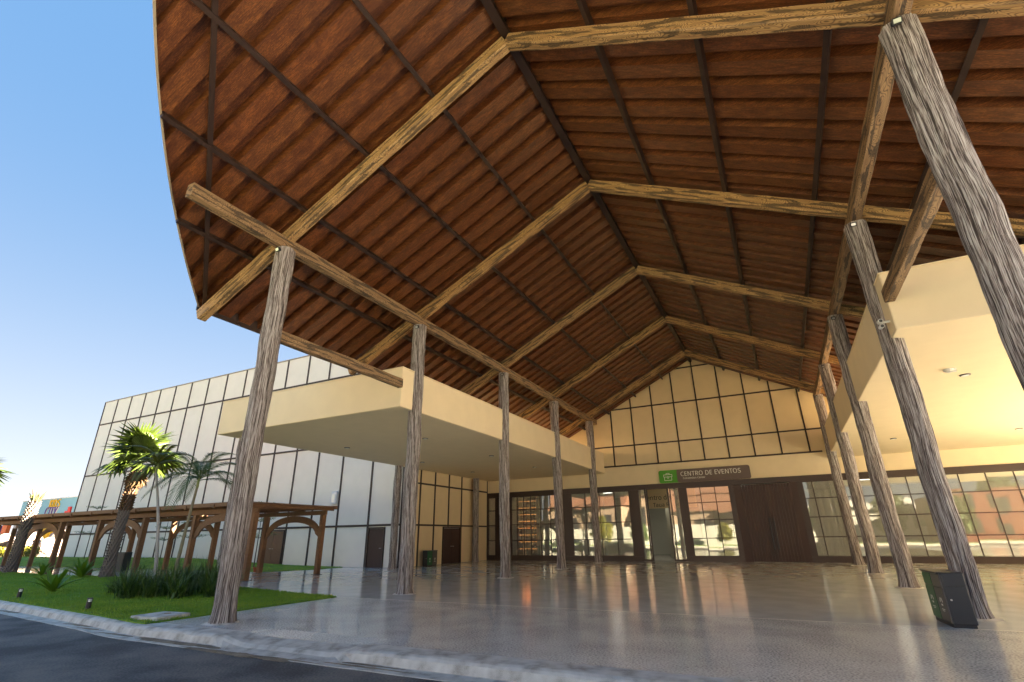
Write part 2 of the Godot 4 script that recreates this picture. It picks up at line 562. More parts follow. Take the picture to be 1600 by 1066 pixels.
func ground_and_paving() -> void:
	struct(bx("ground", Vector3(-420, -0.5, -420), Vector3(420, -0.30, 420), mats["sand"]))
	struct(bx("road", Vector3(-160, -0.29, -14), Vector3(120, -0.15, 7.5), mats["asphalt"]))
	# smooth polished floor behind the joint, washed aggregate paving before it
	struct(bx("polished_floor", Vector3(-70, -0.28, -34.0), Vector3(40, 0.0, -11.80), mats["polished_concrete"]))
	struct(bx("floor_joint", Vector3(-11.6, -0.28, -11.80), Vector3(40, 0.001, -11.765), mats["concrete"]))
	# front paving: edge follows the kerb, dips at the ramp
	var mb := MB.new()
	var xs := []
	var x := 40.0
	while x > -11.7:
		xs.append(x)
		x -= 0.5 if x > 0 else 0.25
	xs.append(-11.7)
	var dip := func(xx: float) -> float: return smoothstep(-9.15, -8.35, xx) * (1.0 - smoothstep(-6.5, -5.85, xx))
	for i in xs.size() - 1:
		var a: float = xs[i]
		var b: float = xs[i + 1]
		for s in [[-11.765, -7.35, 0.0, 0.0], [-7.35, -6.95, 0.0, 0.045]]:
			mb.face(Vector3(a, -s[2] * dip.call(a), s[0]), Vector3(b, -s[2] * dip.call(b), s[0]), Vector3(b, -s[3] * dip.call(b), s[1]), Vector3(a, -s[3] * dip.call(a), s[1]), Vector3.UP)
	mb.face(Vector3(40, 0, -11.765), Vector3(40, -0.28, -11.765), Vector3(40, -0.28, -6.95), Vector3(40, 0, -6.95), Vector3.RIGHT)
	struct(obj("pavement", mb.mesh(), mats["washed_pavement"]))
	# pale concrete margin with the kerb face and a gutter strip
	var f := FastNoiseLite.new()
	f.seed = 77
	f.frequency = 0.8
	var kb := MB.new()
	var ramp_mb := MB.new()
	var prof := func(xx: float) -> Array:
		var d: float = dip.call(xx)
		var zz := kerb_z(xx) + f.get_noise_1d(xx) * 0.02
		var nz := f.get_noise_1d(xx * 2.0 + 50) * 0.012
		var back := -6.95 if xx > -11.7 else zz - 0.16
		return [Vector3(xx, -0.045 * d + 0.002, back), Vector3(xx, -0.09 * d + 0.004, zz - 0.06), Vector3(xx, -0.012 - 0.10 * d + nz, zz), Vector3(xx, -0.04 - 0.09 * d + nz, zz + 0.035), Vector3(xx, -0.139 + 0.5 * nz, zz + lerpf(0.075, 0.28, d)), Vector3(xx, -0.144, zz + lerpf(0.10, 0.32, d)), Vector3(xx, -0.143, zz + 0.38), Vector3(xx, -0.16, zz + 0.39)]
	var kx := -70.0
	while kx < 40.0:
		var st := 0.2 if kx > -25 and kx < 5 else 1.5
		var p: Array = prof.call(kx)
		var q: Array = prof.call(kx + st)
		for j in 7:
			kb.face(p[j], q[j], q[j + 1], p[j + 1], Vector3(0, 1, 0.3))
		kx += st
	struct(obj("kerb", kb.mesh(), mats["concrete"]))
	# drifted sand along the gutter
	var sd := MB.new()
	for k in 26:
		var cx := rng.randf_range(-10.8, -5.0) if k < 20 else rng.randf_range(-20.0, -11.0)
		var l := rng.randf_range(0.25, 1.1)
		var wd := rng.randf_range(0.03, 0.10)
		var cz := kerb_z(cx) + (0.34 if cx > -9.0 and cx < -5.8 else 0.14) + rng.randf_range(-0.02, 0.10)
		var ring := PackedVector3Array()
		for j in 18:
			var a := TAU * j / 18
			var r := rng.randf_range(0.6, 1.15)
			ring.append(Vector3(cx + cos(a) * l * r, -0.1445, cz + sin(a) * wd * r))
		for j in 18:
			sd.tri_out(Vector3(cx, -0.128, cz), ring[j], ring[(j + 1) % 18], Vector3.UP)
	var so := obj("gutter_sand", sd.mesh(), mats["sand"])
	struct(so, "stuff")
	tag(so, "thin drifts of brown sand lying along the gutter", "sand")
	# concrete inspection cover on the lawn by the kerb
	var t := thing("inspection_cover", "flat pale concrete inspection cover set in the lawn behind the kerb", "cover", Vector3(-12.12, 0.0, -7.26), 0.08)
	var cv := MB.new()
	cv.bevel_box(Vector3(0, 0.045, 0), Vector3(0.82, 0.09, 0.74), 0.012)
	obj("slab", cv.mesh(), mats["concrete"], t)
	var rg := MB.new()
	rg.tube([Vector3(0.05, 0.088, -0.1), Vector3(0.05, 0.10, -0.1)], [0.07, 0.06], 14)
	obj("lifting_ring", rg.mesh(), mats["sand"], t)

# ---- the tall gabled porch
func roof_y(u: float) -> float:
	return RIDGE - PITCH * u

func edge_z(u: float) -> float:   # front edge of the roof in plan, u from the ridge
	return -0.11 - (0.037 * u * u + 0.374 * u)

func edge_u(z: float) -> float:
	if z <= edge_z(EAVE): return EAVE
	var c := z + 0.11
	var disc := 0.374 * 0.374 - 4.0 * 0.037 * c
	return clampf((-0.374 + sqrt(maxf(disc, 0.0))) / (2.0 * 0.037), 0.0, EAVE)

func entrance_canopy() -> void:
	var t := thing("entrance_canopy", "tall open gabled timber porch with log columns and wood printed metal ceiling", "porch", Vector3.ZERO)
	# log columns
	var logs := [log_mesh(COLH, 0.205, 0.235, 101), log_mesh(COLH, 0.20, 0.225, 202), log_mesh(COLH, 0.21, 0.23, 303)]
	for i in 5:
		for s in 2:
			var at := Vector3(CXL if s == 0 else CXR, 0.0, CZ[i])
			obj("column", logs[(i * 2 + s * 2) % 3], mats["log_bark"], t, at, Basis(Vector3.UP, 1.3 * i + 2.1 * s))
			# mortar collar where the log meets the floor
			var mc := MB.new()
			var rows := []
			for q in [[0.34, 0.0], [0.31, 0.012], [0.265, 0.022], [0.2, 0.03]]:
				var line := PackedVector3Array()
				for j in 22:
					var a := TAU * j / 22
					var r: float = q[0] * (1.0 + 0.06 * sin(a * 3.0 + i) + 0.05 * sin(a * 7.0 + s))
					line.append(Vector3(cos(a) * r, q[1], sin(a) * r))
				rows.append(line)
			mc.grid(rows, true)
			obj("mortar_collar", mc.mesh(), mats["concrete"], t, at + Vector3(0, 0.001, 0))
			# small flood light at the head of the column
			var sp := MB.new()
			sp.bevel_box(Vector3.ZERO, Vector3(0.13, 0.10, 0.07), 0.012)
			var inward := 1.0 if s == 0 else -1.0
			var so := obj("flood_light", sp.mesh(), mats["black_metal"], t, at + Vector3(inward * 0.10, COLH - 0.14, 0.29), Basis(Vector3.RIGHT, 0.5))
			obj("lens", bmesh(Vector3(0.09, 0.06, 0.012)), mats["metal"], so, Vector3(0, 0, 0.036))
	# long beams over the columns and the ties to the flat side canopies
	for s in 2:
		var cx: float = CXL if s == 0 else CXR
		beam_between("column_beam", Vector3(cx, COLH + 0.165, -4.82), Vector3(cx, COLH + 0.165, -32.7), 0.24, 0.33, mats["timber_pale"], t, 40 + s)
		beam_between("tie_beam", Vector3(cx, 6.21, -7.3), Vector3(cx, 6.21, -12.29), 0.2, 0.29, mats["timber_pale"], t, 50 + s)
	# rafters
	for i in 5:
		for s in 2:
			var sg := -1.0 if s == 0 else 1.0
			var c := CZ[i] as float
			var u1 := EAVE - 0.06
			var dy := -0.32
			beam_between("rafter", Vector3(RX + sg * 0.02, RIDGE - 0.02 + dy, c), Vector3(RX + sg * u1, roof_y(u1) + dy, c), 0.24, 0.32, mats["timber%d" % ((i + s * 2) % 4)], t, 60 + i * 2 + s)
	# steel purlins along the roof, ridge beam
	for k in 5:
		for s in 2:
			if k == 0 and s == 1: continue
			var u := [0.0, 1.98, 3.92, 5.90, 7.72][k] as float
			var sg := -1.0 if s == 0 else 1.0
			var front := edge_z(u) - 0.06
			var y := roof_y(u) - 0.075
			var mb := MB.new()
			mb.box(Vector3(0, 0, 0), Vector3(0.10 if k > 0 else 0.2, 0.15 if k > 0 else 0.18, front + 33.9))
			var bs := Basis(Vector3.BACK, -sg * atan(PITCH) if k > 0 else 0.0)
			obj("purlin" if k > 0 else "ridge_beam", mb.mesh(), mats["steel_brown"], t, Vector3(RX + sg * u, y - (0.03 if k == 0 else 0.0), (front - 33.9) * 0.5), bs)
	# slanting steel trimmers from each eave corner to the front of the ridge
	for s in 2:
		var sg := -1.0 if s == 0 else 1.0
		var pa := Vector3(RX + sg * 9.68, roof_y(9.68) - 0.06, -7.42)
		var pb := Vector3(RX + sg * 0.1, roof_y(0.1) - 0.06, -0.45)
		var x := (pb - pa).normalized()
		var nrm := Vector3(sg * PITCH, 1, 0).normalized()
		var z := x.cross(nrm).normalized()
		obj("trimmer", bmesh(Vector3((pb - pa).length(), 0.11, 0.10)), mats["steel_brown"], t, (pa + pb) * 0.5, Basis(x, z.cross(x), z))
	# sheets: each one a pan with a raised rib beside it
	var mod := 0.64
	var rib := 0.20
	var nmod := 53
	for s in 2:
		var sg := -1.0 if s == 0 else 1.0
		for k in nmod:
			var z0 := -0.2 - mod * k
			var mb := MB.new()
			# [z offset, lift]
			var pr := [[0.0, 0.0], [0.19, 0.004], [0.37, 0.0], [0.405, rib], [0.605, rib], [0.64, 0.0]]
			var up := Vector3(sg * PITCH, 1, 0).normalized()
			var p3 := func(u: float, z: float, l: float) -> Vector3: return Vector3(RX + sg * u, roof_y(u), z) + up * l
			for j in 5:
				var za: float = z0 - pr[j][0]
				var zb: float = z0 - pr[j + 1][0]
				var ua := edge_u(za)
				var ub := edge_u(zb)
				if ua < 0.03 and ub < 0.03: continue
				var n := 4
				for q in n:
					mb.face(p3.call(ua * q / n, za, pr[j][1]), p3.call(ub * q / n, zb, pr[j + 1][1]), p3.call(ub * (q + 1) / n, zb, pr[j + 1][1]), p3.call(ua * (q + 1) / n, za, pr[j][1]), -up)
			if mb.v.size() > 0:
				obj("roof_sheet", mb.mesh(), mats["sheet%d" % ((k * 7 + s * 3 + k / 5) % 3)], t)
	# outer roof skin and the trim along front and eaves
	for s in 2:
		var sg := -1.0 if s == 0 else 1.0
		var up := Vector3(sg * PITCH, 1, 0).normalized()
		var mb := MB.new()
		var nn := 24
		var tr := MB.new()
		for q in nn:
			var ua := EAVE * q / nn
			var ub := EAVE * (q + 1) / nn
			var a := Vector3(RX + sg * ua, roof_y(ua), edge_z(ua) + 0.01)
			var b := Vector3(RX + sg * ub, roof_y(ub), edge_z(ub) + 0.01)
			mb.face(a + up * 0.24, b + up * 0.24, Vector3(b.x, b.y, -34.4) + up * 0.24, Vector3(a.x, a.y, -34.4) + up * 0.24, up)
			var out := Vector3(sg * 0.6, 0, 1)
			tr.face(a - up * 0.05, b - up * 0.05, b + up * 0.25, a + up * 0.25, out)
			var ain := a + Vector3(0, 0, -0.05)
			var bin := b + Vector3(0, 0, -0.05)
			tr.face(a - up * 0.05, b - up * 0.05, bin - up * 0.05, ain - up * 0.05, -up)
			tr.face(ain - up * 0.05, bin - up * 0.05, bin + up * 0.24, ain + up * 0.24, -out)
		obj("roof_skin", mb.mesh(), mats["steel_brown"], t)
		obj("front_trim", tr.mesh(), mats["gutter"], t)
		var e := Vector3(RX + sg * EAVE, roof_y(EAVE), 0)
		bx("eave_trim", Vector3(e.x, e.y - 0.12, -34.4), Vector3(e.x + sg * 0.06, e.y + 0.27, edge_z(EAVE)), mats["steel_brown"], t)
		bx("eave_gutter", Vector3(e.x + sg * 0.062, e.y - 0.02, -34.4), Vector3(e.x + sg * 0.16, e.y + 0.13, edge_z(EAVE) - 0.1), mats["gutter"], t)
	var rc := MB.new()
	rc.box(Vector3(RX, RIDGE + 0.27, (-0.2 - 34.4) * 0.5), Vector3(0.5, 0.05, 34.2))
	obj("ridge_cap", rc.mesh(), mats["steel_brown"], t)

# ---- flat roofed canopies either side of the porch
func side_canopy(x0: float, x1: float, left: bool) -> void:
	var t := thing("flat_canopy", "cream flat roofed canopy with small ceiling lights beside the panelled wing wall" if left else "cream flat roofed canopy over the wide glazing beside the litter bin", "canopy", Vector3.ZERO)
	var mb := MB.new()
	mb.bevel_box(Vector3((x0 + x1) / 2, (5.45 + 6.76) / 2, (-12.3 - 33.9) / 2), Vector3(x1 - x0, 1.31, 21.6), 0.02)
	obj("slab", mb.mesh(), mats["plaster_yellow"], t)
	var drip := bx("roof_edge", Vector3(x0 - 0.015, 6.75, -33.9), Vector3(x1 + 0.015, 6.785, -12.285), mats["plaster_yellow"], t)
	drip.position.y += 0.004
	var lg := log_mesh(5.45, 0.20, 0.21, 404 if left else 505, 0.04)
	var cols := [Vector3(-19.05, 0, -13.3), Vector3(-19.3, 0, -23.35), Vector3(-19.08, 0, -31.65)] if left else [Vector3(24.0, 0, -13.3), Vector3(24.0, 0, -22.6), Vector3(24.0, 0, -31.65)]
	for k in 3:
		obj("column", lg, mats["log_bark"], t, cols[k], Basis(Vector3.UP, 1.9 * k))
	var xs := [-12.9, -17.3] if left else [5.06, 9.4]
	for xx in xs:
		for z in [-17.2, -22.9, -28.25]:
			var dl := MB.new()
			dl.tube([Vector3(0, 0.002, 0), Vector3(0, -0.025, 0)], [0.13, 0.12], 20)
			var o := obj("downlight", dl.mesh(), mats["downlight_ring"], t, Vector3(xx, 5.449, z))
			var ln := MB.new()
			ln.tube([Vector3(0, -0.02, 0), Vector3(0, -0.03, 0)], [0.09, 0.085], 18)
			obj("lens", ln.mesh(), mats["white_plastic"], o)
	if not left:
		var sn := MB.new()
		sn.tube([Vector3(0, 0, 0), Vector3(0, -0.05, 0), Vector3(0, -0.09, 0)], [0.12, 0.12, 0.05], 16)
		sn.box(Vector3(0.06, -0.05, 0.04), Vector3(0.14, 0.08, 0.10))
		obj("smoke_detector", sn.mesh(), mats["white_plastic"], t, Vector3(4.53, 5.449, -16.35))

# rows of panels with brown strips over the joints, on a plane; cuts = openings [x0, x1, y1]
func panel_wall(t: Node3D, o: Vector3, ax: Vector3, out: Vector3, xs: Array, ys: Array, mkey: String, cuts: Array, sw: float, clip := PackedVector2Array()) -> void:
	var idx := 0
	for i in xs.size() - 1:
		for j in ys.size() - 1:
			var poly := PackedVector2Array([Vector2(xs[i] + 0.012, ys[j] + 0.012), Vector2(xs[i + 1] - 0.012, ys[j] + 0.012), Vector2(xs[i + 1] - 0.012, ys[j + 1] - 0.012), Vector2(xs[i] + 0.012, ys[j + 1] - 0.012)])
			var parts: Array = [poly]
			if clip.size() > 0: parts = Geometry2D.intersect_polygons(poly, clip)
			for c in cuts:
				var hole := PackedVector2Array([Vector2(c[0], -1), Vector2(c[1], -1), Vector2(c[1], c[2]), Vector2(c[0], c[2])])
				var left := []
				for p in parts: left.append_array(Geometry2D.clip_polygons(p, hole))
				parts = left
			for p in parts:
				if p.size() < 3: continue
				var mb := MB.new()
				mb.prism(p, o, ax, Vector3.UP, out * 0.04)
				idx += 1
				obj("wall_panel", mb.mesh(), mats["%s%d" % [mkey, (i * 5 + j * 3 + idx) % 3]], t)
	for j in range(0, ys.size()):
		if j == 0 or (j == ys.size() - 1): continue
		for i in xs.size() - 1:
			pass
		var segs := [[xs[0], xs[xs.size() - 1]]]
		for s in segs:
			if clip.size() > 0:
				var rp := PackedVector2Array([Vector2(s[0], ys[j] - sw / 2), Vector2(s[1], ys[j] - sw / 2), Vector2(s[1], ys[j] + sw / 2), Vector2(s[0], ys[j] + sw / 2)])
				for p in Geometry2D.intersect_polygons(rp, clip):
					var mb := MB.new()
					mb.prism(p, o + out * 0.035, ax, Vector3.UP, out * 0.045)
					obj("joint_strip", mb.mesh(), mats["strip"], t)
			else:
				var a := o + ax * float(s[0]) + Vector3(0, ys[j] - sw / 2, 0) + out * 0.035
				var b := o + ax * float(s[1]) + Vector3(0, ys[j] + sw / 2, 0) + out * 0.08
				obj("joint_strip", bmesh((b - a).abs()), mats["strip"], t, (a + b) / 2)
	for i in xs.size():
		var y0: float = ys[0]
		for c in cuts:
			if xs[i] > c[0] - 0.02 and xs[i] < c[1] + 0.02: y0 = c[2]
		var rp := PackedVector2Array([Vector2(xs[i] - sw / 2, y0), Vector2(xs[i] + sw / 2, y0), Vector2(xs[i] + sw / 2, ys[ys.size() - 1]), Vector2(xs[i] - sw / 2, ys[ys.size() - 1])])
		var ps: Array = [rp]
		if clip.size() > 0: ps = Geometry2D.intersect_polygons(rp, clip)
		for p in ps:
			var mb := MB.new()
			mb.prism(p, o + out * 0.034, ax, Vector3.UP, out * 0.05)
			obj("joint_strip", mb.mesh(), mats["strip"], t)

func wall_door(t: Node3D, o: Vector3, ax: Vector3, out: Vector3, x0: float, x1: float, h: float, m: Material, leaves: int) -> void:
	var root := Node3D.new()
	put(root, "door", t)
	var bs := Basis(ax, Vector3.UP, out)
	if bs.determinant() < 0: bs = Basis(-ax, Vector3.UP, out)
	root.transform = Transform3D(bs, o + ax * (x0 + x1) * 0.5)
	var w := x1 - x0
	for s in [-1.0, 1.0]:
		obj("jamb", bmesh(Vector3(0.07, h, 0.09)), mats["frame"], root, Vector3(s * (w / 2 - 0.036), h / 2, 0.02))
	obj("head", bmesh(Vector3(w - 0.146, 0.07, 0.09)), mats["frame"], root, Vector3(0, h - 0.036, 0.02))
	var lw := (w - 0.16) / leaves
	for k in leaves:
		var cx := -w / 2 + 0.08 + lw * (k + 0.5)
		var mb := MB.new()
		mb.bevel_box(Vector3(cx, (h - 0.09) / 2, 0.0), Vector3(lw - 0.012, h - 0.10, 0.05), 0.006)
		var lf := obj("leaf", mb.mesh(), m, root)
		var hd := MB.new()
		var hx := cx + (lw / 2 - 0.09) * (1.0 if k == 0 else -1.0)
		hd.tube([Vector3(hx, 1.02, 0.02), Vector3(hx, 1.02, 0.09), Vector3(hx - 0.10 * (1.0 if k == 0 else -1.0), 1.02, 0.09)], [0.012, 0.012, 0.011], 8)
		obj("handle", hd.mesh(), mats["metal"], lf)

func left_wing() -> void:
	var t := thing("side_building", "tall off white panelled building with brown joint strips beside the entrance porch", "building", Vector3.ZERO)
	var xs := [-56.2, -54.0, -51.72, -49.46, -47.2, -44.95, -42.7, -40.4, -38.05, -35.7, -33.35, -31.0, -28.75, -26.6, -24.4, -21.9, -19.45]
	bx("wall", Vector3(-56.25, -0.3, -60), Vector3(-19.5, 14.1, ZW - 0.05), mats["white_wall"], t)
	bx("parapet", Vector3(-56.3, 14.1, -60), Vector3(-19.44, 14.18, ZW + 0.02), mats["gutter"], t)
	panel_wall(t, Vector3(0, 0, ZW - 0.05), Vector3.RIGHT, Vector3.BACK, xs, [0.0, 2.26, 7.2, 11.92, 14.1], "panel_white", [[-21.85, -20.55, 2.16], [-30.85, -28.8, 2.16]], 0.12)
	wall_door(t, Vector3(0, 0, ZW), Vector3.RIGHT, Vector3.BACK, -21.82, -20.58, 2.15, mats["dark_wood"], 1)
	wall_door(t, Vector3(0, 0, ZW), Vector3.RIGHT, Vector3.BACK, -30.82, -28.83, 2.15, mats["brown_door"], 2)
	# side facing the porch, the same yellow as the hall
	var zs := [24.0, 25.7, 27.22, 28.8, 30.35, 31.95, 33.9]
	panel_wall(t, Vector3(-19.5, 0, 0), Vector3.FORWARD, Vector3.RIGHT, zs, [0.0, 2.26, 4.65, 7.2, 11.92, 14.1], "panel_yellow", [[28.22, 30.3, 2.2]], 0.10)
	wall_door(t, Vector3(-19.46, 0, 0), Vector3.FORWARD, Vector3.RIGHT, 28.25, 30.27, 2.19, mats["dark_wood"], 2)
	# wall lamp housing
	var v := Node3D.new()
	put(v, "wall_lamp", t)
	v.position = Vector3(-24.75, 3.95, ZW + 0.0)
	var mb := MB.new()
	mb.bevel_box(Vector3(0, 0, 0.09), Vector3(0.42, 0.78, 0.16), 0.03)
	obj("housing", mb.mesh(), mats["white_plastic"], v)
	obj("lens", bmesh(Vector3(0.26, 0.5, 0.02)), mats["metal"], v, Vector3(0, -0.04, 0.175))

# ---- the hall: gable wall, glazing, doors, the room behind
func window(t: Node3D, xs: Array, ys: Array, z: float, fw := 0.07) -> Node3D:
	var w := Node3D.new()
	put(w, "window", t)
	w.position = Vector3(0, 0, z)
	var mullion := 0.045
	for i in xs.size():
		var m := fw if i == 0 or i == xs.size() - 1 else mullion
		bx("mullion", Vector3(xs[i] - m / 2, ys[0] - 0.02, -0.03), Vector3(xs[i] + m / 2, ys[ys.size() - 1] + 0.02, 0.03), mats["frame"], w)
	for j in ys.size():
		var m := fw if j == 0 or j == ys.size() - 1 else mullion
		bx("transom", Vector3(xs[0], ys[j] - m / 2, -0.026), Vector3(xs[xs.size() - 1], ys[j] + m / 2, 0.026), mats["frame"], w)
	for i in xs.size() - 1:
		for j in ys.size() - 1:
			# every pane sits a hair out of true, as real glazing does
			var mb := MB.new()
			var cx: float = (xs[i] + xs[i + 1]) / 2
			var cy: float = (ys[j] + ys[j + 1]) / 2
			var hw: float = (xs[i + 1] - xs[i]) / 2
			var hh: float = (ys[j + 1] - ys[j]) / 2
			var tx := rng.randf_range(-0.004, 0.004)
			var ty := rng.randf_range(-0.004, 0.004)
			mb.face(Vector3(-hw, -hh, -hw * tx - hh * ty), Vector3(hw, -hh, hw * tx - hh * ty), Vector3(hw, hh, hw * tx + hh * ty), Vector3(-hw, hh, -hw * tx + hh * ty), Vector3.BACK)
			obj("pane", mb.mesh(), mats["glass"], w, Vector3(cx, cy, 0))
	return w

func hall() -> void:
	var t := thing("event_hall", "yellow event hall with glazed front and strip panelled gable under the porch", "building", Vector3.ZERO)
	# wall above the glazing: backing and gable panels
	var gable := PackedVector2Array([Vector2(-19.45, 4.56), Vector2(24.6, 4.56), Vector2(24.6, 7.7), Vector2(RX + EAVE, 7.7), Vector2(RX, RIDGE + 0.08), Vector2(RX - EAVE, 7.7), Vector2(-19.45, 7.7)])
	var mb := MB.new()
	mb.prism(gable, Vector3(0, 0, ZF), Vector3.RIGHT, Vector3.UP, Vector3(0, 0, -0.3))
	obj("wall", mb.mesh(), mats["plaster_yellow"], t)
	var clip := PackedVector2Array([Vector2(-10.9, 5.78), Vector2(3.4, 5.78), Vector2(3.4, RIDGE - 0.02 - PITCH * 7.15), Vector2(RX, RIDGE - 0.02), Vector2(-10.9, RIDGE - 0.02 - PITCH * 7.15)])
	var xs := [-10.95]
	for k in 9: xs.append(-9.52 + 1.443 * k)
	xs.append(3.45)
	panel_wall(t, Vector3(0, 0, ZF), Vector3.RIGHT, Vector3.BACK, xs, [5.8, 7.15, 9.69, 12.0, 13.0], "panel_yellow", [], 0.085, clip)
	bx("joint_strip", Vector3(-10.6, 5.80, ZF + 0.042), Vector3(2.62, 5.89, ZF + 0.09), mats["strip"], t)
	# head band and sill band of the glazed front
	bx("head_band", Vector3(-19.45, 4.26, ZF - 0.2), Vector3(24.6, 4.57, ZF + 0.05), mats["frame"], t)
	for s in [[-19.45, -8.2], [-5.58, -2.4], [0.98, 24.6]]:
		bx("sill_band", Vector3(s[0], 0.0, ZF - 0.15), Vector3(s[1], 0.27, ZF + 0.04), mats["frame"], t)
	for s in [[-18.72, -17.45], [-13.62, -12.83], [-8.74, -8.2], [-5.58, -5.18], [-2.62, -2.40], [0.98, 1.22], [23.6, 24.6], [-19.45, -19.36]]:
		bx("post", Vector3(s[0], 0.272, ZF - 0.14), Vector3(s[1], 4.258, ZF + 0.03), mats["frame"], t)
	var ys := [0.29, 1.29, 2.32, 3.32, 4.24]
	window(t, [-19.35, -18.74], ys, ZF)
	window(t, [-17.43, -16.95, -16.45, -15.9, -15.15, -14.4, -13.64], ys, ZF)
	window(t, [-12.8, -11.8, -10.8, -9.77, -8.77], ys, ZF)
	window(t, [-5.15, -4.32, -3.47, -2.65], ys, ZF)
	var xr := [1.25]
	for k in 20: xr.append(1.75 + 1.09 * k)
	xr.append(23.55)
	window(t, xr, ys, ZF)
	# sliding entrance door standing open: a fixed leaf each side, two leaves slid half back
	var d := Node3D.new()
	put(d, "entrance_door", t)
	d.position = Vector3(0, 0, ZF)
	for e in [[-8.18, -7.72, 0.0], [-6.14, -5.60, 0.0], [-8.02, -7.62, -0.08], [-6.32, -5.86, -0.08]]:
		var lf := Node3D.new()
		put(lf, "leaf", d)
		lf.position.z = e[2]
		for s in 2:
			bx("stile", Vector3(e[s] - 0.035, 0.02, -0.025), Vector3(e[s] + 0.035, 4.25, 0.025), mats["frame"], lf)
		bx("rail", Vector3(e[0] + 0.036, 0.02, -0.024), Vector3(e[1] - 0.036, 0.12, 0.024), mats["frame"], lf)
		bx("pane", Vector3(e[0] + 0.036, 0.125, -0.004), Vector3(e[1] - 0.036, 4.24, 0.004), mats["glass"], lf)
		if e[2] < 0.0:
			var hx: float = e[1] - 0.06 if e[0] < -7.0 else e[0] + 0.06
			bx("pull_handle", Vector3(hx - 0.015, 0.9, 0.05), Vector3(hx + 0.015, 1.45, 0.075), mats["metal"], lf)
	# tall double door of dark wood
	var dd := Node3D.new()
	put(dd, "timber_door", t)
	dd.position = Vector3(0, 0, ZF)
	bx("side_panel", Vector3(-2.4, 0.0, -0.1), Vector3(-1.95, 4.255, 0.0), mats["dark_wood"], dd)
	bx("side_panel", Vector3(0.62, 0.0, -0.1), Vector3(0.98, 4.255, 0.0), mats["dark_wood"], dd)
	for k in 2:
		var x0 := -1.94 + 1.28 * k
		var lf := Node3D.new()
		put(lf, "leaf", dd)
		for q in 8:
			var pb := MB.new()
			pb.bevel_box(Vector3(x0 + 0.16 * (q + 0.5), 2.12, 0.0), Vector3(0.154, 4.2, 0.05), 0.01)
			obj("board", pb.mesh(), mats["dark_wood"], lf)
		var hb := MB.new()
		var hx := x0 + (1.17 if k == 0 else 0.11)
		hb.bevel_box(Vector3(hx, 1.5, 0.085), Vector3(0.07, 1.7, 0.04), 0.012)
		for yy in [0.85, 2.15]: hb.box(Vector3(hx, yy, 0.05), Vector3(0.04, 0.06, 0.06))
		obj("pull_handle", hb.mesh(), mats["black_metal"], lf)
	# room behind the glass
	bx("interior_floor", Vector3(-19.45, -0.28, -46), Vector3(24.6, 0.0, -34.0), mats["interior_floor"], t)
	bx("interior_ceiling", Vector3(-19.45, 4.6, -46), Vector3(24.6, 4.8, ZF - 0.3), mats["interior_ceiling"], t)
	bx("interior_back_wall", Vector3(-19.45, 0.0, -46), Vector3(24.6, 4.6, -45.7), mats["interior_wall"], t)
	bx("interior_side_wall", Vector3(24.3, 0.0, -45.7), Vector3(24.6, 4.6, -34.15), mats["interior_wall"], t)
	bx("interior_side_wall", Vector3(-19.45, 0.0, -45.7), Vector3(-19.3, 4.6, -34.15), mats["interior_wall"], t)
	bx("interior_partition", Vector3(-7.4, 0.0, -45.7), Vector3(-5.1, 3.5, -38.2), mats["interior_wall"], t)
	bx("interior_partition", Vector3(-19.2, 0.0, -36.6), Vector3(-15.6, 4.6, -36.4), mats["interior_wall"], t)
	for x in [-15.1, -11.6, -9.6, -1.0, 3.0]:
		bx("interior_column", Vector3(x - 0.22, 0.0, -36.8), Vector3(x + 0.22, 4.6, -36.4), mats["interior_wall"], t)
	bx("outer_wall", Vector3(-19.45, -0.3, -60), Vector3(24.6, 7.5, -46.05), mats["white_wall"], t)
	bx("roof_slab", Vector3(-19.45, 7.0, -46.05), Vector3(24.6, 7.5, ZF - 0.35), mats["white_wall"], t)
	# board with the centre's name above the way in
	var nb := Node3D.new()
	put(nb, "name_board", t)
	nb.position = Vector3(-6.9, 3.62, -36.6)
	bx("board", Vector3(-1.9, -0.42, -0.06), Vector3(1.9, 0.9, 0.0), mats["panel_yellow1"], nb)
	text_part("lettering", "Centro de Conv", 0.42, mats["strip"], nb, Vector3(-0.15, 0.28, 0.012))
	text_part("lettering", "Taua Resort J", 0.36, mats["strip"], nb, Vector3(0.1, -0.2, 0.012))
	# shelves lit by warm strips behind the narrow panes
	var glow := mat("warm_light", lin(1.0, 0.42, 0.10), 0.5)
	glow.emission_enabled = true
	glow.emission = lin(1.0, 0.38, 0.08)
	glow.emission_energy_multiplier = 0.07
	var sh := thing("shelf_unit", "tall dark shelf unit with warm light strips standing inside the glazing", "shelves", Vector3(-16.65, 0, -34.75))
	bx("back_panel", Vector3(-0.8, 0.0, -0.42), Vector3(0.8, 4.3, -0.4), mats["dark_wood"], sh)
	for s in [-1.0, 1.0]:
		bx("side_panel", Vector3(s * 0.8 - 0.02, 0.0, -0.399), Vector3(s * 0.8 + 0.02, 4.3, 0.0), mats["dark_wood"], sh)
	for k in 9:
		var y := 0.28 + 0.46 * k
		var s := bx("shelf", Vector3(-0.778, y, -0.398), Vector3(0.778, y + 0.04, -0.01), mats["dark_wood"], sh)
		obj("light_strip", bmesh(Vector3(1.5, 0.035, 0.03)), glow, s, Vector3(0, -0.04, 0.15))
	for k in 5:
		bx("slat", Vector3(-0.62 + 0.31 * k - 0.02, 0.0, 0.0), Vector3(-0.62 + 0.31 * k + 0.02, 4.3, 0.04), mats["frame"], sh)
	var ol := OmniLight3D.new()
	ol.name = "shelf_glow"
	ol.light_color = Color(1.0, 0.55, 0.25)
	ol.light_energy = 0.015
	ol.light_size = 0.3
	ol.omni_range = 12.0
	ol.omni_attenuation = 2.0
	ol.shadow_enabled = true
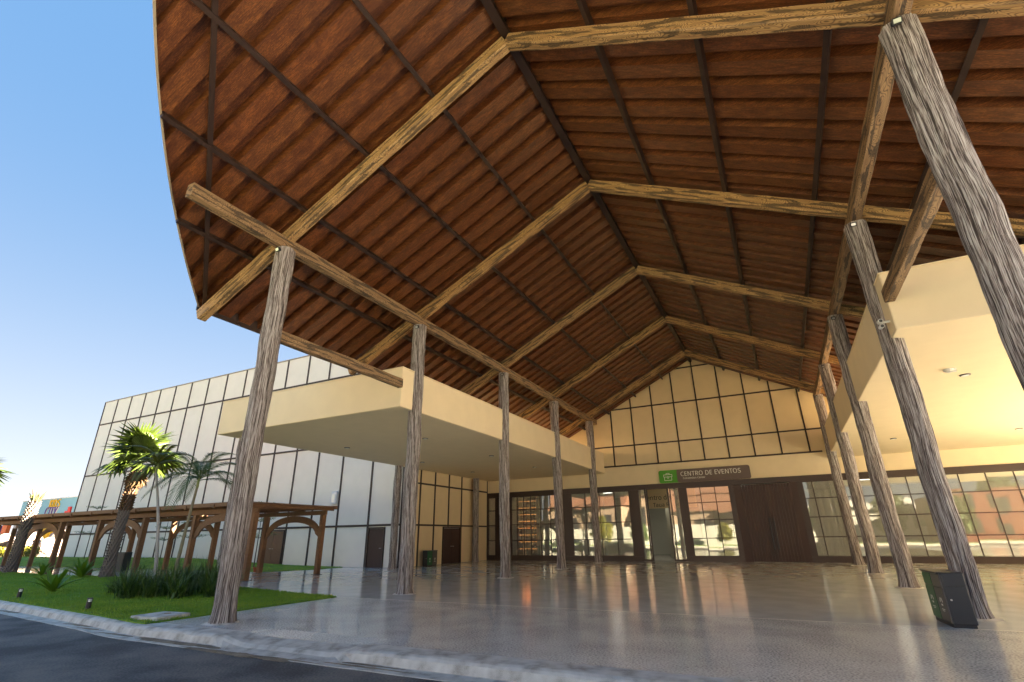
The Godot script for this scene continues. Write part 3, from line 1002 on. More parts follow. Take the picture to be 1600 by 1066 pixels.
	ol.position = Vector3(-16.65, 2.3, -34.5)
	add_child(ol)
	# ceiling lamps of the room
	var lampm := mat("lamp_face", lin(0.9, 0.92, 0.85), 0.5)
	lampm.emission_enabled = true
	lampm.emission = lin(0.95, 1.0, 0.9)
	lampm.emission_energy_multiplier = 0.3
	for p in [Vector3(-7.2, 4.59, -38.0), Vector3(-7.2, 4.59, -40.5), Vector3(-12.0, 4.59, -39.0), Vector3(-2.5, 4.59, -39.0), Vector3(5.0, 4.59, -39.0)]:
		var cl := thing("ceiling_lamp", "flat square lamp set in the ceiling of the hall behind the glass", "lamp", p, 0.0, "ceiling lamps inside the hall")
		obj("housing", bmesh(Vector3(1.24, 0.04, 0.34)), mats["white_plastic"], cl)
		obj("lamp_face", bmesh(Vector3(1.18, 0.01, 0.28)), lampm, cl, Vector3(0, -0.026, 0))
		var al := AreaLight3D.new()
		al.name = "ceiling_light"
		al.area_size = Vector2(1.1, 0.25)
		al.light_energy = 0.35
		al.light_color = Color(1.0, 0.98, 0.9)
		al.shadow_enabled = true
		al.rotation.x = -PI / 2
		al.position = p + Vector3(0, -0.05, 0)
		add_child(al, true)

var font_cache := {}
func text_mesh(s: String, size: float, depth := 0.02, face := "Droid Sans") -> TextMesh:
	if not font_cache.has(face):
		var f := SystemFont.new()
		f.font_names = PackedStringArray([face])
		font_cache[face] = f
	var tm := TextMesh.new()
	tm.font = font_cache[face]
	tm.text = s
	tm.font_size = 64
	tm.pixel_size = size / 64.0
	tm.depth = depth
	return tm

func text_part(called: String, s: String, size: float, m: Material, parent: Node, at: Vector3, bs := Basis.IDENTITY, depth := 0.02) -> MeshInstance3D:
	return obj(called, text_mesh(s, size, depth), m, parent, at, bs)

func rounded(w: float, h: float, r: float) -> PackedVector2Array:
	var p := PackedVector2Array()
	for q in [[1, 1, 0], [-1, 1, 1], [-1, -1, 2], [1, -1, 3]]:
		for k in 7:
			var a: float = PI / 2 * q[2] + PI / 2 * k / 6.0
			p.append(Vector2(q[0] * (w / 2 - r) + cos(a) * r, q[1] * (h / 2 - r) + sin(a) * r))
	return p

func hall_sign() -> void:
	var t := thing("wall_sign", "long rounded sign reading CENTRO DE EVENTOS with green briefcase end", "sign", Vector3(-4.0, 4.97, ZF + 0.06))
	var mb := MB.new()
	mb.prism(rounded(5.38, 0.78, 0.12), Vector3.ZERO, Vector3.RIGHT, Vector3.UP, Vector3(0, 0, 0.05))
	obj("board", mb.mesh(), mats["sign_green"], t)
	var m2 := MB.new()
	m2.prism(rounded(4.26, 0.786, 0.12), Vector3(0.563, 0, 0.003), Vector3.RIGHT, Vector3.UP, Vector3(0, 0, 0.055))
	obj("name_panel", m2.mesh(), mats["sign_taupe"], t)
	text_part("title_lettering", "CENTRO DE EVENTOS", 0.37, mats["sign_white"], t, Vector3(0.42, 0.10, 0.06))
	text_part("subtitle_lettering", "Convention Center", 0.16, mats["sign_white"], t, Vector3(-0.55, -0.16, 0.06))
	var ic := MB.new()
	var z := 0.058
	for b in [[0.0, 0.115, 0.52, 0.028], [0.0, -0.235, 0.44, 0.028], [-0.26, 0.055, 0.028, 0.14], [0.26, 0.055, 0.028, 0.14], [-0.225, -0.13, 0.028, 0.2], [0.225, -0.13, 0.028, 0.2], [-0.17, -0.02, 0.2, 0.026], [0.17, -0.02, 0.2, 0.026], [0.0, 0.19, 0.2, 0.026], [-0.1, 0.155, 0.026, 0.08], [0.1, 0.155, 0.026, 0.08]]:
		ic.box(Vector3(b[0], b[1], z), Vector3(b[2], b[3], 0.012))
	for k in 10:
		var a := TAU * k / 10
		ic.box(Vector3(cos(a) * 0.055, -0.055 + sin(a) * 0.055, z), Vector3(0.03, 0.03, 0.012), Basis(Vector3.BACK, a))
	obj("briefcase_icon", ic.mesh(), mats["sign_white"], t, Vector3(-2.13, 0.0, 0.0))

func litter_bin(label: String, at: Vector3, turn: float) -> void:
	# front looks along -x, green half towards -z
	var t := thing("litter_bin", label, "bin", at, turn, "twin recycling bins")
	bx("plinth", Vector3(-0.15, 0.0, -0.47), Vector3(0.16, 0.05, 0.47), mats["black_metal"], t)
	var b := MB.new()
	b.bevel_box(Vector3(0.015, 0.435, 0), Vector3(0.33, 0.77, 0.98), 0.008)
	obj("body", b.mesh(), mats["bin_dark"], t)
	var top := MB.new()
	top.bevel_box(Vector3(-0.005, 0.832, 0), Vector3(0.38, 0.025, 1.0), 0.008)
	obj("lid", top.mesh(), mats["bin_dark"], t)
	for s in 2:
		var zc := -0.245 if s == 0 else 0.245
		var m: Material = mats["bin_green"] if s == 0 else mats["bin_grey"]
		var d := MB.new()
		d.bevel_box(Vector3(-0.158, 0.33, zc), Vector3(0.025, 0.52, 0.47), 0.006)
		var dr := obj("door", d.mesh(), m, t)
		var fl := MB.new()
		fl.bevel_box(Vector3(-0.158, 0.705, zc), Vector3(0.03, 0.2, 0.47), 0.006)
		obj("flap", fl.mesh(), m, t)
		var sy := MB.new()
		for k in 3:
			var a := TAU * k / 3 + PI / 6
			sy.box(Vector3(0, 0.05 * sin(a), 0.05 * cos(a)), Vector3(0.004, 0.028, 0.075), Basis(Vector3.RIGHT, -a + PI / 2))
		obj("symbol", sy.mesh(), mats["sign_white"], dr, Vector3(-0.172, 0.37, zc))
		obj("print_line", bmesh(Vector3(0.003, 0.012, 0.16)), mats["sign_white"], dr, Vector3(-0.1715, 0.25, zc))
		obj("print_line", bmesh(Vector3(0.003, 0.010, 0.11)), mats["sign_white"], dr, Vector3(-0.1715, 0.225, zc))
	for s in [-1.0, 1.0]:
		var e := MB.new()
		e.bevel_box(Vector3(0.015, 0.345, s * 0.493), Vector3(0.31, 0.56, 0.012), 0.004)
		e.bevel_box(Vector3(0.015, 0.728, s * 0.493), Vector3(0.31, 0.19, 0.012), 0.004)
		var ep := obj("end_panel", e.mesh(), mats["bin_dark"], t)
		var lk := MB.new()
		lk.tube([Vector3(-0.09, 0.42, s * 0.498), Vector3(-0.09, 0.42, s * 0.512)], [0.014, 0.014], 12)
		obj("lock", lk.mesh(), mats["metal"], ep)

func bins_and_fittings() -> void:
	litter_bin("dark grey and green twin litter bin standing beside a log column of the porch", Vector3(2.32, 0, -12.28), 0.06)
	litter_bin("green and grey twin litter bin against the yellow side wall near the dark door", Vector3(-19.02, 0, -26.4), PI)
	# security cameras on the fascia of the right canopy
	var t := thing("security_camera", "pair of small white security cameras fixed at the corner of the flat canopy", "camera", Vector3(2.74, 5.75, -12.6))
	var mb := MB.new()
	mb.tube([Vector3(0.05, 0, 0), Vector3(-0.10, 0, 0)], [0.03, 0.03], 8)
	obj("bracket", mb.mesh(), mats["white_plastic"], t)
	for s in [-1.0, 1.0]:
		var cb := MB.new()
		cb.tube([Vector3(-0.12, -0.02 + s * 0.06, -0.10), Vector3(-0.12, -0.05 + s * 0.06, 0.10)], [0.045, 0.045], 10)
		var o := obj("camera_body", cb.mesh(), mats["white_plastic"], t)
		var ln := MB.new()
		ln.tube([Vector3(-0.12, -0.049 + s * 0.06, 0.10), Vector3(-0.12, -0.052 + s * 0.06, 0.115)], [0.035, 0.03], 10)
		obj("lens", ln.mesh(), mats["black_metal"], o)
	# garden bollard lights by the kerb
	for e in [[Vector3(-15.25, 0.03, -7.36), "short dark bollard light on the lawn by the kerb near the strap leaf bush"], [Vector3(-20.6, 0.03, -8.05), "short dark bollard light on the lawn by the kerb near the spiky plant"]]:
		var b := thing("bollard_light", e[1], "lamp", e[0], 0.3, "bollard lights along the kerb")
		var p := MB.new()
		p.tube([Vector3(0, -0.03, 0), Vector3(0, 0.17, 0)], [0.055, 0.055], 14)
		obj("post", p.mesh(), mats["black_metal"], b)
		var l := MB.new()
		l.tube([Vector3(0, 0.17, 0), Vector3(0, 0.235, 0)], [0.05, 0.05], 14)
		obj("lens", l.mesh(), mats["white_plastic"], b)
		for k in 3:
			bx("guard", Vector3(-0.008, 0.17, 0.05), Vector3(0.008, 0.235, 0.062), mats["black_metal"], b).transform = Transform3D(Basis(Vector3.UP, TAU * k / 3), Basis(Vector3.UP, TAU * k / 3) * Vector3(0, 0.2025, 0.052))
		var cp := MB.new()
		cp.tube([Vector3(0, 0.235, 0), Vector3(0, 0.255, 0)], [0.062, 0.058], 14)
		obj("cap", cp.mesh(), mats["black_metal"], b)

# ---- pergola over the path
func pergola() -> void:
	var t := thing("pergola", "long brown timber pergola with arched braces along the path by the building", "pergola", Vector3(-20.0, 0, -15.05))
	var bays := 8
	var L := 4.0
	var D := -3.75
	var arch := MB.new()
	var poly := PackedVector2Array()
	var n := 18
	for k in n + 1:
		var a := PI * k / n
		poly.append(Vector2(-cos(a) * 1.88, 1.72 + 0.93 * pow(sin(a), 0.85)))
	for k in n + 1:
		var a := PI * (n - k) / n
		poly.append(Vector2(-cos(a) * (1.88 if k == 0 or k == n else 1.66), 1.62 + 0.72 * pow(sin(a), 0.85)))
	arch.prism(poly, Vector3(0, 0, -0.04), Vector3.RIGHT, Vector3.UP, Vector3(0, 0, 0.08))
	var am := arch.mesh()
	var pm := MB.new()
	pm.bevel_box(Vector3(0, 1.325, 0), Vector3(0.2, 2.65, 0.24), 0.012)
	var pmesh := pm.mesh()
	for k in bays + 1:
		for r in 2:
			var at := Vector3(-L * k, 0, D * r)
			obj("post", pmesh, mats["pergola_wood0"], t, at)
			obj("foot_plate", bmesh(Vector3(0.34, 0.012, 0.36)), mats["black_metal"], t, at + Vector3(0, 0.007, 0))
			if k < bays and k % 2 == 0:
				obj("arched_brace", am, mats["pergola_wood0"], t, at + Vector3(-L / 2, 0, 0))
	for r in 2:
		for k in range(0, bays, 2):
			var bb := MB.new()
			bb.bevel_box(Vector3.ZERO, Vector3(2 * L - 0.01, 0.2, 0.12), 0.01)
			obj("beam", bb.mesh(), mats["pergola_wood0"], t, Vector3(-L * (k + 1) + 0.2, 2.752, D * r))
	for k in bays * 2 + 1:
		var cb := MB.new()
		cb.bevel_box(Vector3.ZERO, Vector3(0.09, 0.16, 5.0), 0.008)
		obj("cross_rafter", cb.mesh(), mats["pergola_wood0"], t, Vector3(-L / 2 * k, 2.935, D / 2))
	for k in bays:
		for q in 2:
			var fb := MB.new()
			fb.bevel_box(Vector3.ZERO, Vector3(L - 0.012, 0.17, 0.05), 0.008)
			obj("fascia_board", fb.mesh(), mats["pergola_wood0"], t, Vector3(-L * (k + 0.5) + 0.3, 3.0, 0.55 if q == 0 else D - 0.55))
		for q in 9:
			var dk := MB.new()
			dk.bevel_box(Vector3.ZERO, Vector3(L - 0.012, 0.03, 0.52), 0.006)
			obj("deck_board", dk.mesh(), mats["pergola_wood0"], t, Vector3(-L * (k + 0.5) + 0.3, 3.035, 0.31 - 0.527 * q))

# ---- lawns and planting
func lawn(poly: PackedVector2Array, called: String, hgt: Callable) -> void:
	var mb := MB.new()
	var r := Rect2(poly[0], Vector2.ZERO)
	for p in poly: r = r.expand(p)
	var st := 1.0
	var ix := int(ceil(r.size.x / st))
	var iz := int(ceil(r.size.y / st))
	for i in ix:
		for j in iz:
			var c := PackedVector2Array([r.position + Vector2(i, j) * st, r.position + Vector2(i + 1, j) * st, r.position + Vector2(i + 1, j + 1) * st, r.position + Vector2(i, j + 1) * st])
			for p in Geometry2D.intersect_polygons(c, poly):
				var idx := Geometry2D.triangulate_polygon(p)
				for k in range(0, idx.size(), 3):
					var q := []
					for e in 3:
						var w: Vector2 = p[idx[k + e]]
						q.append(Vector3(w.x, hgt.call(w.x, w.y), w.y))
					mb.tri_out(q[0], q[1], q[2], Vector3.UP)
	# edge of the turf
	for k in poly.size():
		var a := poly[k]
		var b := poly[(k + 1) % poly.size()]
		mb.face(Vector3(a.x, hgt.call(a.x, a.y), a.y), Vector3(b.x, hgt.call(b.x, b.y), b.y), Vector3(b.x, -0.1, b.y), Vector3(a.x, -0.1, a.y), Vector3(b.y - a.y, 0, a.x - b.x))
	struct(obj(called, mb.mesh(), mats["turf"]))

func blade_clump(sd: int, nb: int, h: float, spread: float, w: float) -> ArrayMesh:
	var r := RandomNumberGenerator.new()
	r.seed = sd
	var mb := MB.new()
	mb.use_col = true
	for k in nb:
		var a := r.randf() * TAU
		var o := Vector3(r.randf_range(-spread, spread), 0, r.randf_range(-spread, spread))
		var lean := Vector3(cos(a), 0, sin(a)) * h * r.randf_range(0.2, 0.9)
		var hh := h * r.randf_range(0.6, 1.2)
		var s := Vector3(-sin(a), 0, cos(a)) * w
		mb.col = Color(1, 1, 1) * r.randf_range(0.75, 1.2)
		mb.quad(o - s, o + s, o + s * 0.7 + lean * 0.4 + Vector3(0, hh * 0.6, 0), o - s * 0.7 + lean * 0.4 + Vector3(0, hh * 0.6, 0))
		mb.tri(o - s * 0.7 + lean * 0.4 + Vector3(0, hh * 0.6, 0), o + s * 0.7 + lean * 0.4 + Vector3(0, hh * 0.6, 0), o + lean + Vector3(0, hh, 0))
	return mb.mesh()

func scatter_grass(called: String, label: String, poly: PackedVector2Array, hgt: Callable, eye: Vector2, dens: float, sd: int) -> void:
	var r := RandomNumberGenerator.new()
	r.seed = sd
	var rect := Rect2(poly[0], Vector2.ZERO)
	for p in poly: rect = rect.expand(p)
	var xf := []
	var cl := []
	var f := FastNoiseLite.new()
	f.seed = sd
	f.frequency = 0.5
	var tries := int(rect.get_area() * dens)
	for k in tries:
		var p := rect.position + Vector2(r.randf(), r.randf()) * rect.size
		var d := p.distance_to(eye)
		var keep := clampf(pow(16.0 / maxf(d, 1.0), 1.6), 0.08, 1.0)
		if r.randf() > keep: continue
		if not Geometry2D.is_point_in_polygon(p, poly): continue
		var sc := r.randf_range(0.8, 1.25) * (1.0 / sqrt(keep)) * 0.9
		xf.append(Transform3D(Basis(Vector3.UP, r.randf() * TAU).scaled(Vector3(sc, r.randf_range(0.75, 1.2), sc)), Vector3(p.x, hgt.call(p.x, p.y) - 0.004, p.y)))
		var g := f.get_noise_2d(p.x, p.y) * 0.5 + 0.5
		var c := Color(0.15, 0.33, 0.012).lerp(Color(0.33, 0.44, 0.025), clampf(g + r.randf_range(-0.3, 0.3), 0, 1))
		cl.append(c)
	var mm := MultiMesh.new()
	mm.transform_format = MultiMesh.TRANSFORM_3D
	mm.use_colors = true
	mm.mesh = blade_clump(sd, 9, 0.042, 0.06, 0.004)
	mm.instance_count = xf.size()
	for k in xf.size():
		mm.set_instance_transform(k, xf[k])
		mm.set_instance_color(k, cl[k])
	var o := MultiMeshInstance3D.new()
	o.multimesh = mm
	o.material_override = mats["grass_blade"]
	put(o, called, self)
	struct(o, "stuff")
	tag(o, label, "grass")

# one arching strap leaf: base at o, direction a, length l
func strap(mb: MB, o: Vector3, a: float, l: float, w: float, rise: float, droop: float, seg := 5) -> void:
	var d := Vector3(cos(a), 0, sin(a))
	var s := Vector3(-sin(a), 0, cos(a))
	var prev := o
	var pw := w * 0.6
	for k in seg:
		var t := float(k + 1) / seg
		var p := o + d * l * (t * cos(rise) + droop * 0.35 * t * t) + Vector3.UP * l * (t * sin(rise) - droop * t * t * 0.75)
		var nw := w * (1.0 - pow(t, 2.2)) if t < 1.0 else 0.0
		var fold := Vector3(0, -0.35, 0) * nw
		var pf := Vector3(0, -0.35, 0) * pw
		if k == seg - 1:
			mb.tri(prev - s * pw - pf, prev, p)
			mb.tri(prev, prev + s * pw - pf, p)
		else:
			mb.quad(prev - s * pw - pf, prev, p, p - s * nw - fold)
			mb.quad(prev, prev + s * pw - pf, p + s * nw - fold, p)
		prev = p
		pw = nw

func fan_leaf(sd: int, size: float) -> ArrayMesh:   # palmate leaf, petiole along +x, blade at its end
	var r := RandomNumberGenerator.new()
	r.seed = sd
	var mb := MB.new()
	mb.use_col = true
	mb.col = Color(0.85, 0.9, 0.6)
	var pet := size * 0.62
	var hub := Vector3(pet, pet * 0.12, 0)
	mb.tube([Vector3.ZERO, Vector3(pet * 0.5, pet * 0.1, 0), hub], [0.022, 0.016, 0.012], 5, 1, 1, false)
	var n := 24
	for k in n:
		var a := lerpf(-2.3, 2.3, (k + 0.5) / n)
		var l := size * (0.62 + 0.38 * cos(a * 0.5)) * r.randf_range(0.9, 1.08)
		var d := Vector3(cos(a), 0.0, sin(a))
		var s := Vector3(-sin(a), 0, cos(a))
		var hw := l * 0.075
		mb.col = Color(1, 1, 1) * r.randf_range(0.75, 1.2)
		var m1 := hub + d * l * 0.55 + Vector3(0, 0.06 * l - absf(a) * 0.05 * l, 0)
		var tip := hub + d * l + Vector3(0, -l * r.randf_range(0.08, 0.3) - absf(a) * 0.07 * l, 0)
		var up := Vector3(0, hw * 0.5, 0)
		mb.quad(hub, m1 - s * hw, m1 + up, hub)
		mb.quad(hub, m1 + up, m1 + s * hw, hub)
		mb.tri(m1 - s * hw, tip, m1 + up)
		mb.tri(m1 + up, tip, m1 + s * hw)
	return mb.mesh()

func feather_leaf(sd: int, l: float, droop: float, width: float) -> ArrayMesh:   # pinnate frond arching along +x
	var r := RandomNumberGenerator.new()
	r.seed = sd
	var mb := MB.new()
	mb.use_col = true
	var path := []
	var rad := []
	var n := 14
	for k in n + 1:
		var t := float(k) / n
		path.append(Vector3(l * t * (1.0 - 0.18 * droop * t), l * (0.55 * t - droop * t * t), 0))
		rad.append(lerpf(0.018, 0.003, t))
	mb.col = Color(0.8, 0.85, 0.5)
	mb.tube(path, rad, 5, 1, 1, false)
	for k in range(2, 40):
		var t := k / 40.0
		var f := t * n
		var i := mini(int(f), n - 1)
		var p: Vector3 = (path[i] as Vector3).lerp(path[i + 1], f - i)
		var d: Vector3 = (path[i + 1] - path[i]).normalized()
		for sg in [-1.0, 1.0]:
			var ll := width * (0.45 + 0.55 * sin(PI * clampf(t * 0.95 + 0.05, 0, 1))) * r.randf_range(0.85, 1.1)
			var dir := (d * 0.75 + Vector3(0, 0.12, sg * 0.8)).normalized()
			var tip := p + dir * ll + Vector3(0, -0.3 * ll, 0)
			var mid := p + dir * ll * 0.5 + Vector3(0, -0.04 * ll, 0)
			var s := d * 0.022
			mb.col = Color(1, 1, 1) * r.randf_range(0.75, 1.2)
			mb.tri(p, mid - s, mid + s)
			mb.tri(mid - s, tip, mid + s)
	return mb.mesh()

# palm trunk with overlapping leaf bases set in a spiral
func boot_trunk(t: Node3D, base: Vector3, top: Vector3, r0: float, r1: float, m: Material, lit: Material) -> void:
	var path := []
	var rad := []
	for k in 13:
		var q := k / 12.0
		path.append(base.lerp(top, q) + Vector3(sin(q * PI) * -0.12, 0, 0))
		rad.append(lerpf(r0, r1, q) + 0.10 * exp(-q * 14.0))
	var mb := MB.new()
	mb.tube(path, rad, 16, 1, 1)
	obj("trunk", mb.mesh(), m, t)
	var l := (top - base).length()
	var rows := int(l / 0.115)
	var bm := [MB.new(), MB.new()]
	for k in rows:
		var q := (k + 0.5) / rows
		var c := (path[int(q * 12)] as Vector3).lerp(path[mini(int(q * 12) + 1, 12)], q * 12 - int(q * 12))
		var rr := lerpf(r0, r1, q) + 0.10 * exp(-q * 14.0)
		var per := 11
		for j in per:
			var a := TAU * (j + k * 0.5 + k * 0.22) / per
			var d := Vector3(cos(a), 0, sin(a))
			var s := Vector3(-sin(a), 0, cos(a))
			var w := rr * 0.30
			var out: float = 0.075 + rng.randf_range(0, 0.04) + (0.07 if q > 0.6 else 0.0)
			var p := c + d * (rr - 0.03)
			var tipv := p + d * out + Vector3(0, 0.13, 0) + s * rng.randf_range(-0.02, 0.02)
			var u := p + Vector3(0, 0.14, 0)
			var mm: MB = bm[1 if q > 0.6 else 0]  # browner fibre on top, its reach also painted in for the sunlit trunk
			mm.tri_out(p - s * w, p + Vector3(0, -0.05, 0) + d * 0.03, tipv, d - s)
			mm.tri_out(p + s * w, p + Vector3(0, -0.05, 0) + d * 0.03, tipv, d + s)
			mm.tri_out(p - s * w, u, tipv, Vector3.UP - s)
			mm.tri_out(p + s * w, u, tipv, Vector3.UP + s)
	var o := obj("leaf_bases", bm[0].mesh(), m, t)
	o.set_meta("kind", "stuff")
	var o2 := obj("fibrous_leaf_bases", bm[1].mesh(), lit, t)
	o2.set_meta("kind", "stuff")

func fan_palm(label: String, base: Vector3, top: Vector3, n: int, size: float, sd: int) -> void:
	var t := thing("fan_palm", label, "palm tree", base, 0.0, "palms in the lawn")
	var lt := top - base
	boot_trunk(t, Vector3.ZERO, lt, 0.195, 0.18, mats["palm_trunk"], mats["palm_fibre"])
	var r := RandomNumberGenerator.new()
	r.seed = sd
	var ms := [fan_leaf(sd, size), fan_leaf(sd + 1, size * 0.9), fan_leaf(sd + 2, size * 1.08)]
	for k in n:
		var el := lerpf(1.35, -0.25, pow(float(k) / n, 0.8)) + r.randf_range(-0.12, 0.12)
		var a := k * 2.399 + r.randf_range(-0.2, 0.2)
		var bs := Basis(Vector3.UP, a) * Basis(Vector3.BACK, el) * Basis(Vector3.RIGHT, r.randf_range(-0.5, 0.5))
		obj("frond", ms[k % 3], mats["fan_leaf"], t, lt + Vector3(0, 0.05 + 0.25 * (1.0 - float(k) / n), 0), bs)
	for k in 7:
		var a := k * 0.95
		var bs := Basis(Vector3.UP, a) * Basis(Vector3.BACK, -1.15 + r.randf_range(-0.2, 0.2))
		obj("dry_frond", ms[k % 3], mats["dry_leaf"], t, lt + Vector3(0, -0.12, 0), bs.scaled(Vector3(0.45, 0.45, 0.45)))

func feather_palm(label: String, base: Vector3, top: Vector3, n: int, size: float, droop: float, m: Material, trunk_m: Material, sd: int, r0 := 0.06) -> void:
	var t := thing("feather_palm", label, "palm tree", base, 0.0, "slender palms in the planting bed")
	var lt := top - base
	var path := []
	var rad := []
	for k in 25:
		var q := k / 24.0
		path.append(lt * q + Vector3(lt.x, 0, lt.z) * (q * q - q) * 0.5)
		rad.append(lerpf(r0 * 1.5, r0 * 0.75, pow(q, 0.5)) + (0.004 if k % 2 == 0 else 0.0))
	var mb := MB.new()
	mb.tube(path, rad, 12, 1, 1)
	obj("trunk", mb.mesh(), trunk_m, t)
	var cs := MB.new()
	cs.tube([lt - Vector3(0, 0.02, 0), lt + Vector3(0, 0.3, 0), lt + Vector3(0, 0.55, 0)], [r0 * 0.95, r0 * 0.8, r0 * 0.3], 10)
	obj("crownshaft", cs.mesh(), mats["crownshaft"], t)
	var r := RandomNumberGenerator.new()
	r.seed = sd
	var ms := [feather_leaf(sd, size, droop, size * 0.26), feather_leaf(sd + 1, size * 0.9, droop * 1.25, size * 0.25), feather_leaf(sd + 2, size * 1.05, droop * 0.9, size * 0.28)]
	for k in n:
		var a := k * 2.399 + r.randf_range(-0.25, 0.25)
		var el := lerpf(0.75, -0.25, float(k) / n)
		obj("frond", ms[k % 3], m, t, lt + Vector3(0, 0.35 - 0.12 * k / n, 0), Basis(Vector3.UP, a) * Basis(Vector3.BACK, el))

func spiky_plant(label: String, at: Vector3, n: int, l: float, sd: int) -> void:
	var t := thing("spiky_plant", label, "plant", at, 0.0, "spiky plants on the lawn")
	var r := RandomNumberGenerator.new()
	r.seed = sd
	var ms := []
	for k in 4:
		var mb := MB.new()
		mb.use_col = true
		mb.col = Color(1, 1, 1) * r.randf_range(0.8, 1.2)
		strap(mb, Vector3.ZERO, 0.0, l * r.randf_range(0.85, 1.15), 0.075 * l / 0.9, 1.2 - 0.14 * k, 0.12 + 0.09 * k, 6)
		ms.append(mb.mesh())
	for k in n:
		obj("leaf", ms[k % 4], mats["spiky_leaf"], t, Vector3(0, 0, 0), Basis(Vector3.UP, k * 2.399 + r.randf_range(-0.3, 0.3)))

func crown_mesh(sd: int, blobs: Array, nleaf: int, ls: float) -> ArrayMesh:
	var r := RandomNumberGenerator.new()
	r.seed = sd
	var mb := MB.new()
	mb.use_col = true
	var tot := 0.0
	for b in blobs: tot += b[1] * b[1]
	for b in blobs:
		for k in int(nleaf * b[1] * b[1] / tot):
			var d := Vector3(r.randfn(), r.randfn(), r.randfn()).normalized()
			var p: Vector3 = b[0] + d * b[1] * pow(r.randf(), 0.35) * Vector3(1, b[2], 1)
			var u := Vector3(r.randfn(), r.randfn(), r.randfn()).normalized() * ls * r.randf_range(0.6, 1.2)
			var w := u.cross(Vector3(r.randfn(), r.randfn(), r.randfn())).normalized() * ls * 0.45
			mb.col = Color(1, 1, 1) * r.randf_range(0.6, 1.3)
			mb.tri(p - u, p + w, p + u)
			mb.tri(p - u, p + u, p - w)
	return mb.mesh()

func shade_tree(called: String, label: String, at: Vector3, h: float, rad: float, low: float, nleaf: int, ls: float, m: Material, sd: int, group := "") -> void:
	var t := thing(called, label, "tree", at, 0.0, group)
	var r := RandomNumberGenerator.new()
	r.seed = sd
	var mb := MB.new()
	mb.tube([Vector3(0, -0.3, 0), Vector3(0.1, low * 0.5, 0), Vector3(0, low + 0.3, 0.1), Vector3(0.1, h * 0.8, 0)], [rad * 0.075, rad * 0.055, rad * 0.045, 0.03], 9)
	var blobs := []
	for k in 15:
		var a := k * 2.399
		var q := r.randf()
		var y := lerpf(low + rad * 0.25, h - rad * 0.2, float(k) / 14.0)
		var rr := rad * 0.62 * sqrt(maxf(0.1, 1.0 - pow(absf(float(k) / 14.0 - 0.4) * 1.5, 2.0))) * (0.6 + 0.4 * q)
		var c := Vector3(cos(a) * rr, y, sin(a) * rr)
		blobs.append([c, rad * r.randf_range(0.32, 0.48), 0.75])
		mb.tube([Vector3(0, minf(low, y - 0.3), 0), c * Vector3(0.5, 1, 0.5) - Vector3(0, 0.2 * rad, 0), c], [rad * 0.03, rad * 0.018, 0.01], 5)
	obj("trunk", mb.mesh(), mats["branch"], t)
	obj("crown", crown_mesh(sd, blobs, nleaf, ls), m, t)

func tier_sapling(label: String, at: Vector3, h: float, sd: int) -> void:
	var t := thing("sapling", label, "tree", at, 0.0, "saplings behind the pergola")
	var r := RandomNumberGenerator.new()
	r.seed = sd
	var mb := MB.new()
	mb.tube([Vector3.ZERO, Vector3(0.03, h * 0.5, 0.02), Vector3(0, h, 0)], [0.035, 0.025, 0.008], 7)
	var lf := MB.new()
	lf.use_col = true
	for tier in 3:
		var y := h * (0.45 + 0.25 * tier)
		var rr := h * 0.30 * (1.0 - 0.22 * tier)
		for k in 7:
			var a := TAU * k / 7 + tier * 0.5 + r.randf_range(-0.2, 0.2)
			var e := Vector3(cos(a) * rr, y + rr * 0.22, sin(a) * rr)
			mb.tube([Vector3(0, y, 0), e * Vector3(0.5, 1, 0.5) + Vector3(0, -rr * 0.06, 0), e], [0.012, 0.008, 0.003], 5, 1, 1, false)
			for q in 34:
				var f := pow(r.randf(), 0.6)
				var p := Vector3(0, y, 0).lerp(e, f) + Vector3(r.randf_range(-0.12, 0.12), r.randf_range(-0.02, 0.07), r.randf_range(-0.12, 0.12))
				var u := Vector3(r.randfn(), r.randfn() * 0.4, r.randfn()).normalized() * 0.055
				var w := Vector3(-u.z, 0.01, u.x) * 0.5
				lf.col = Color(1, 1, 1) * r.randf_range(0.7, 1.2)
				lf.tri(p - u, p + w, p + u)
				lf.tri(p - u, p + u, p - w)
	obj("trunk", mb.mesh(), mats["branch"], t)
	obj("crown", lf.mesh(), mats["sapling_leaf"], t)

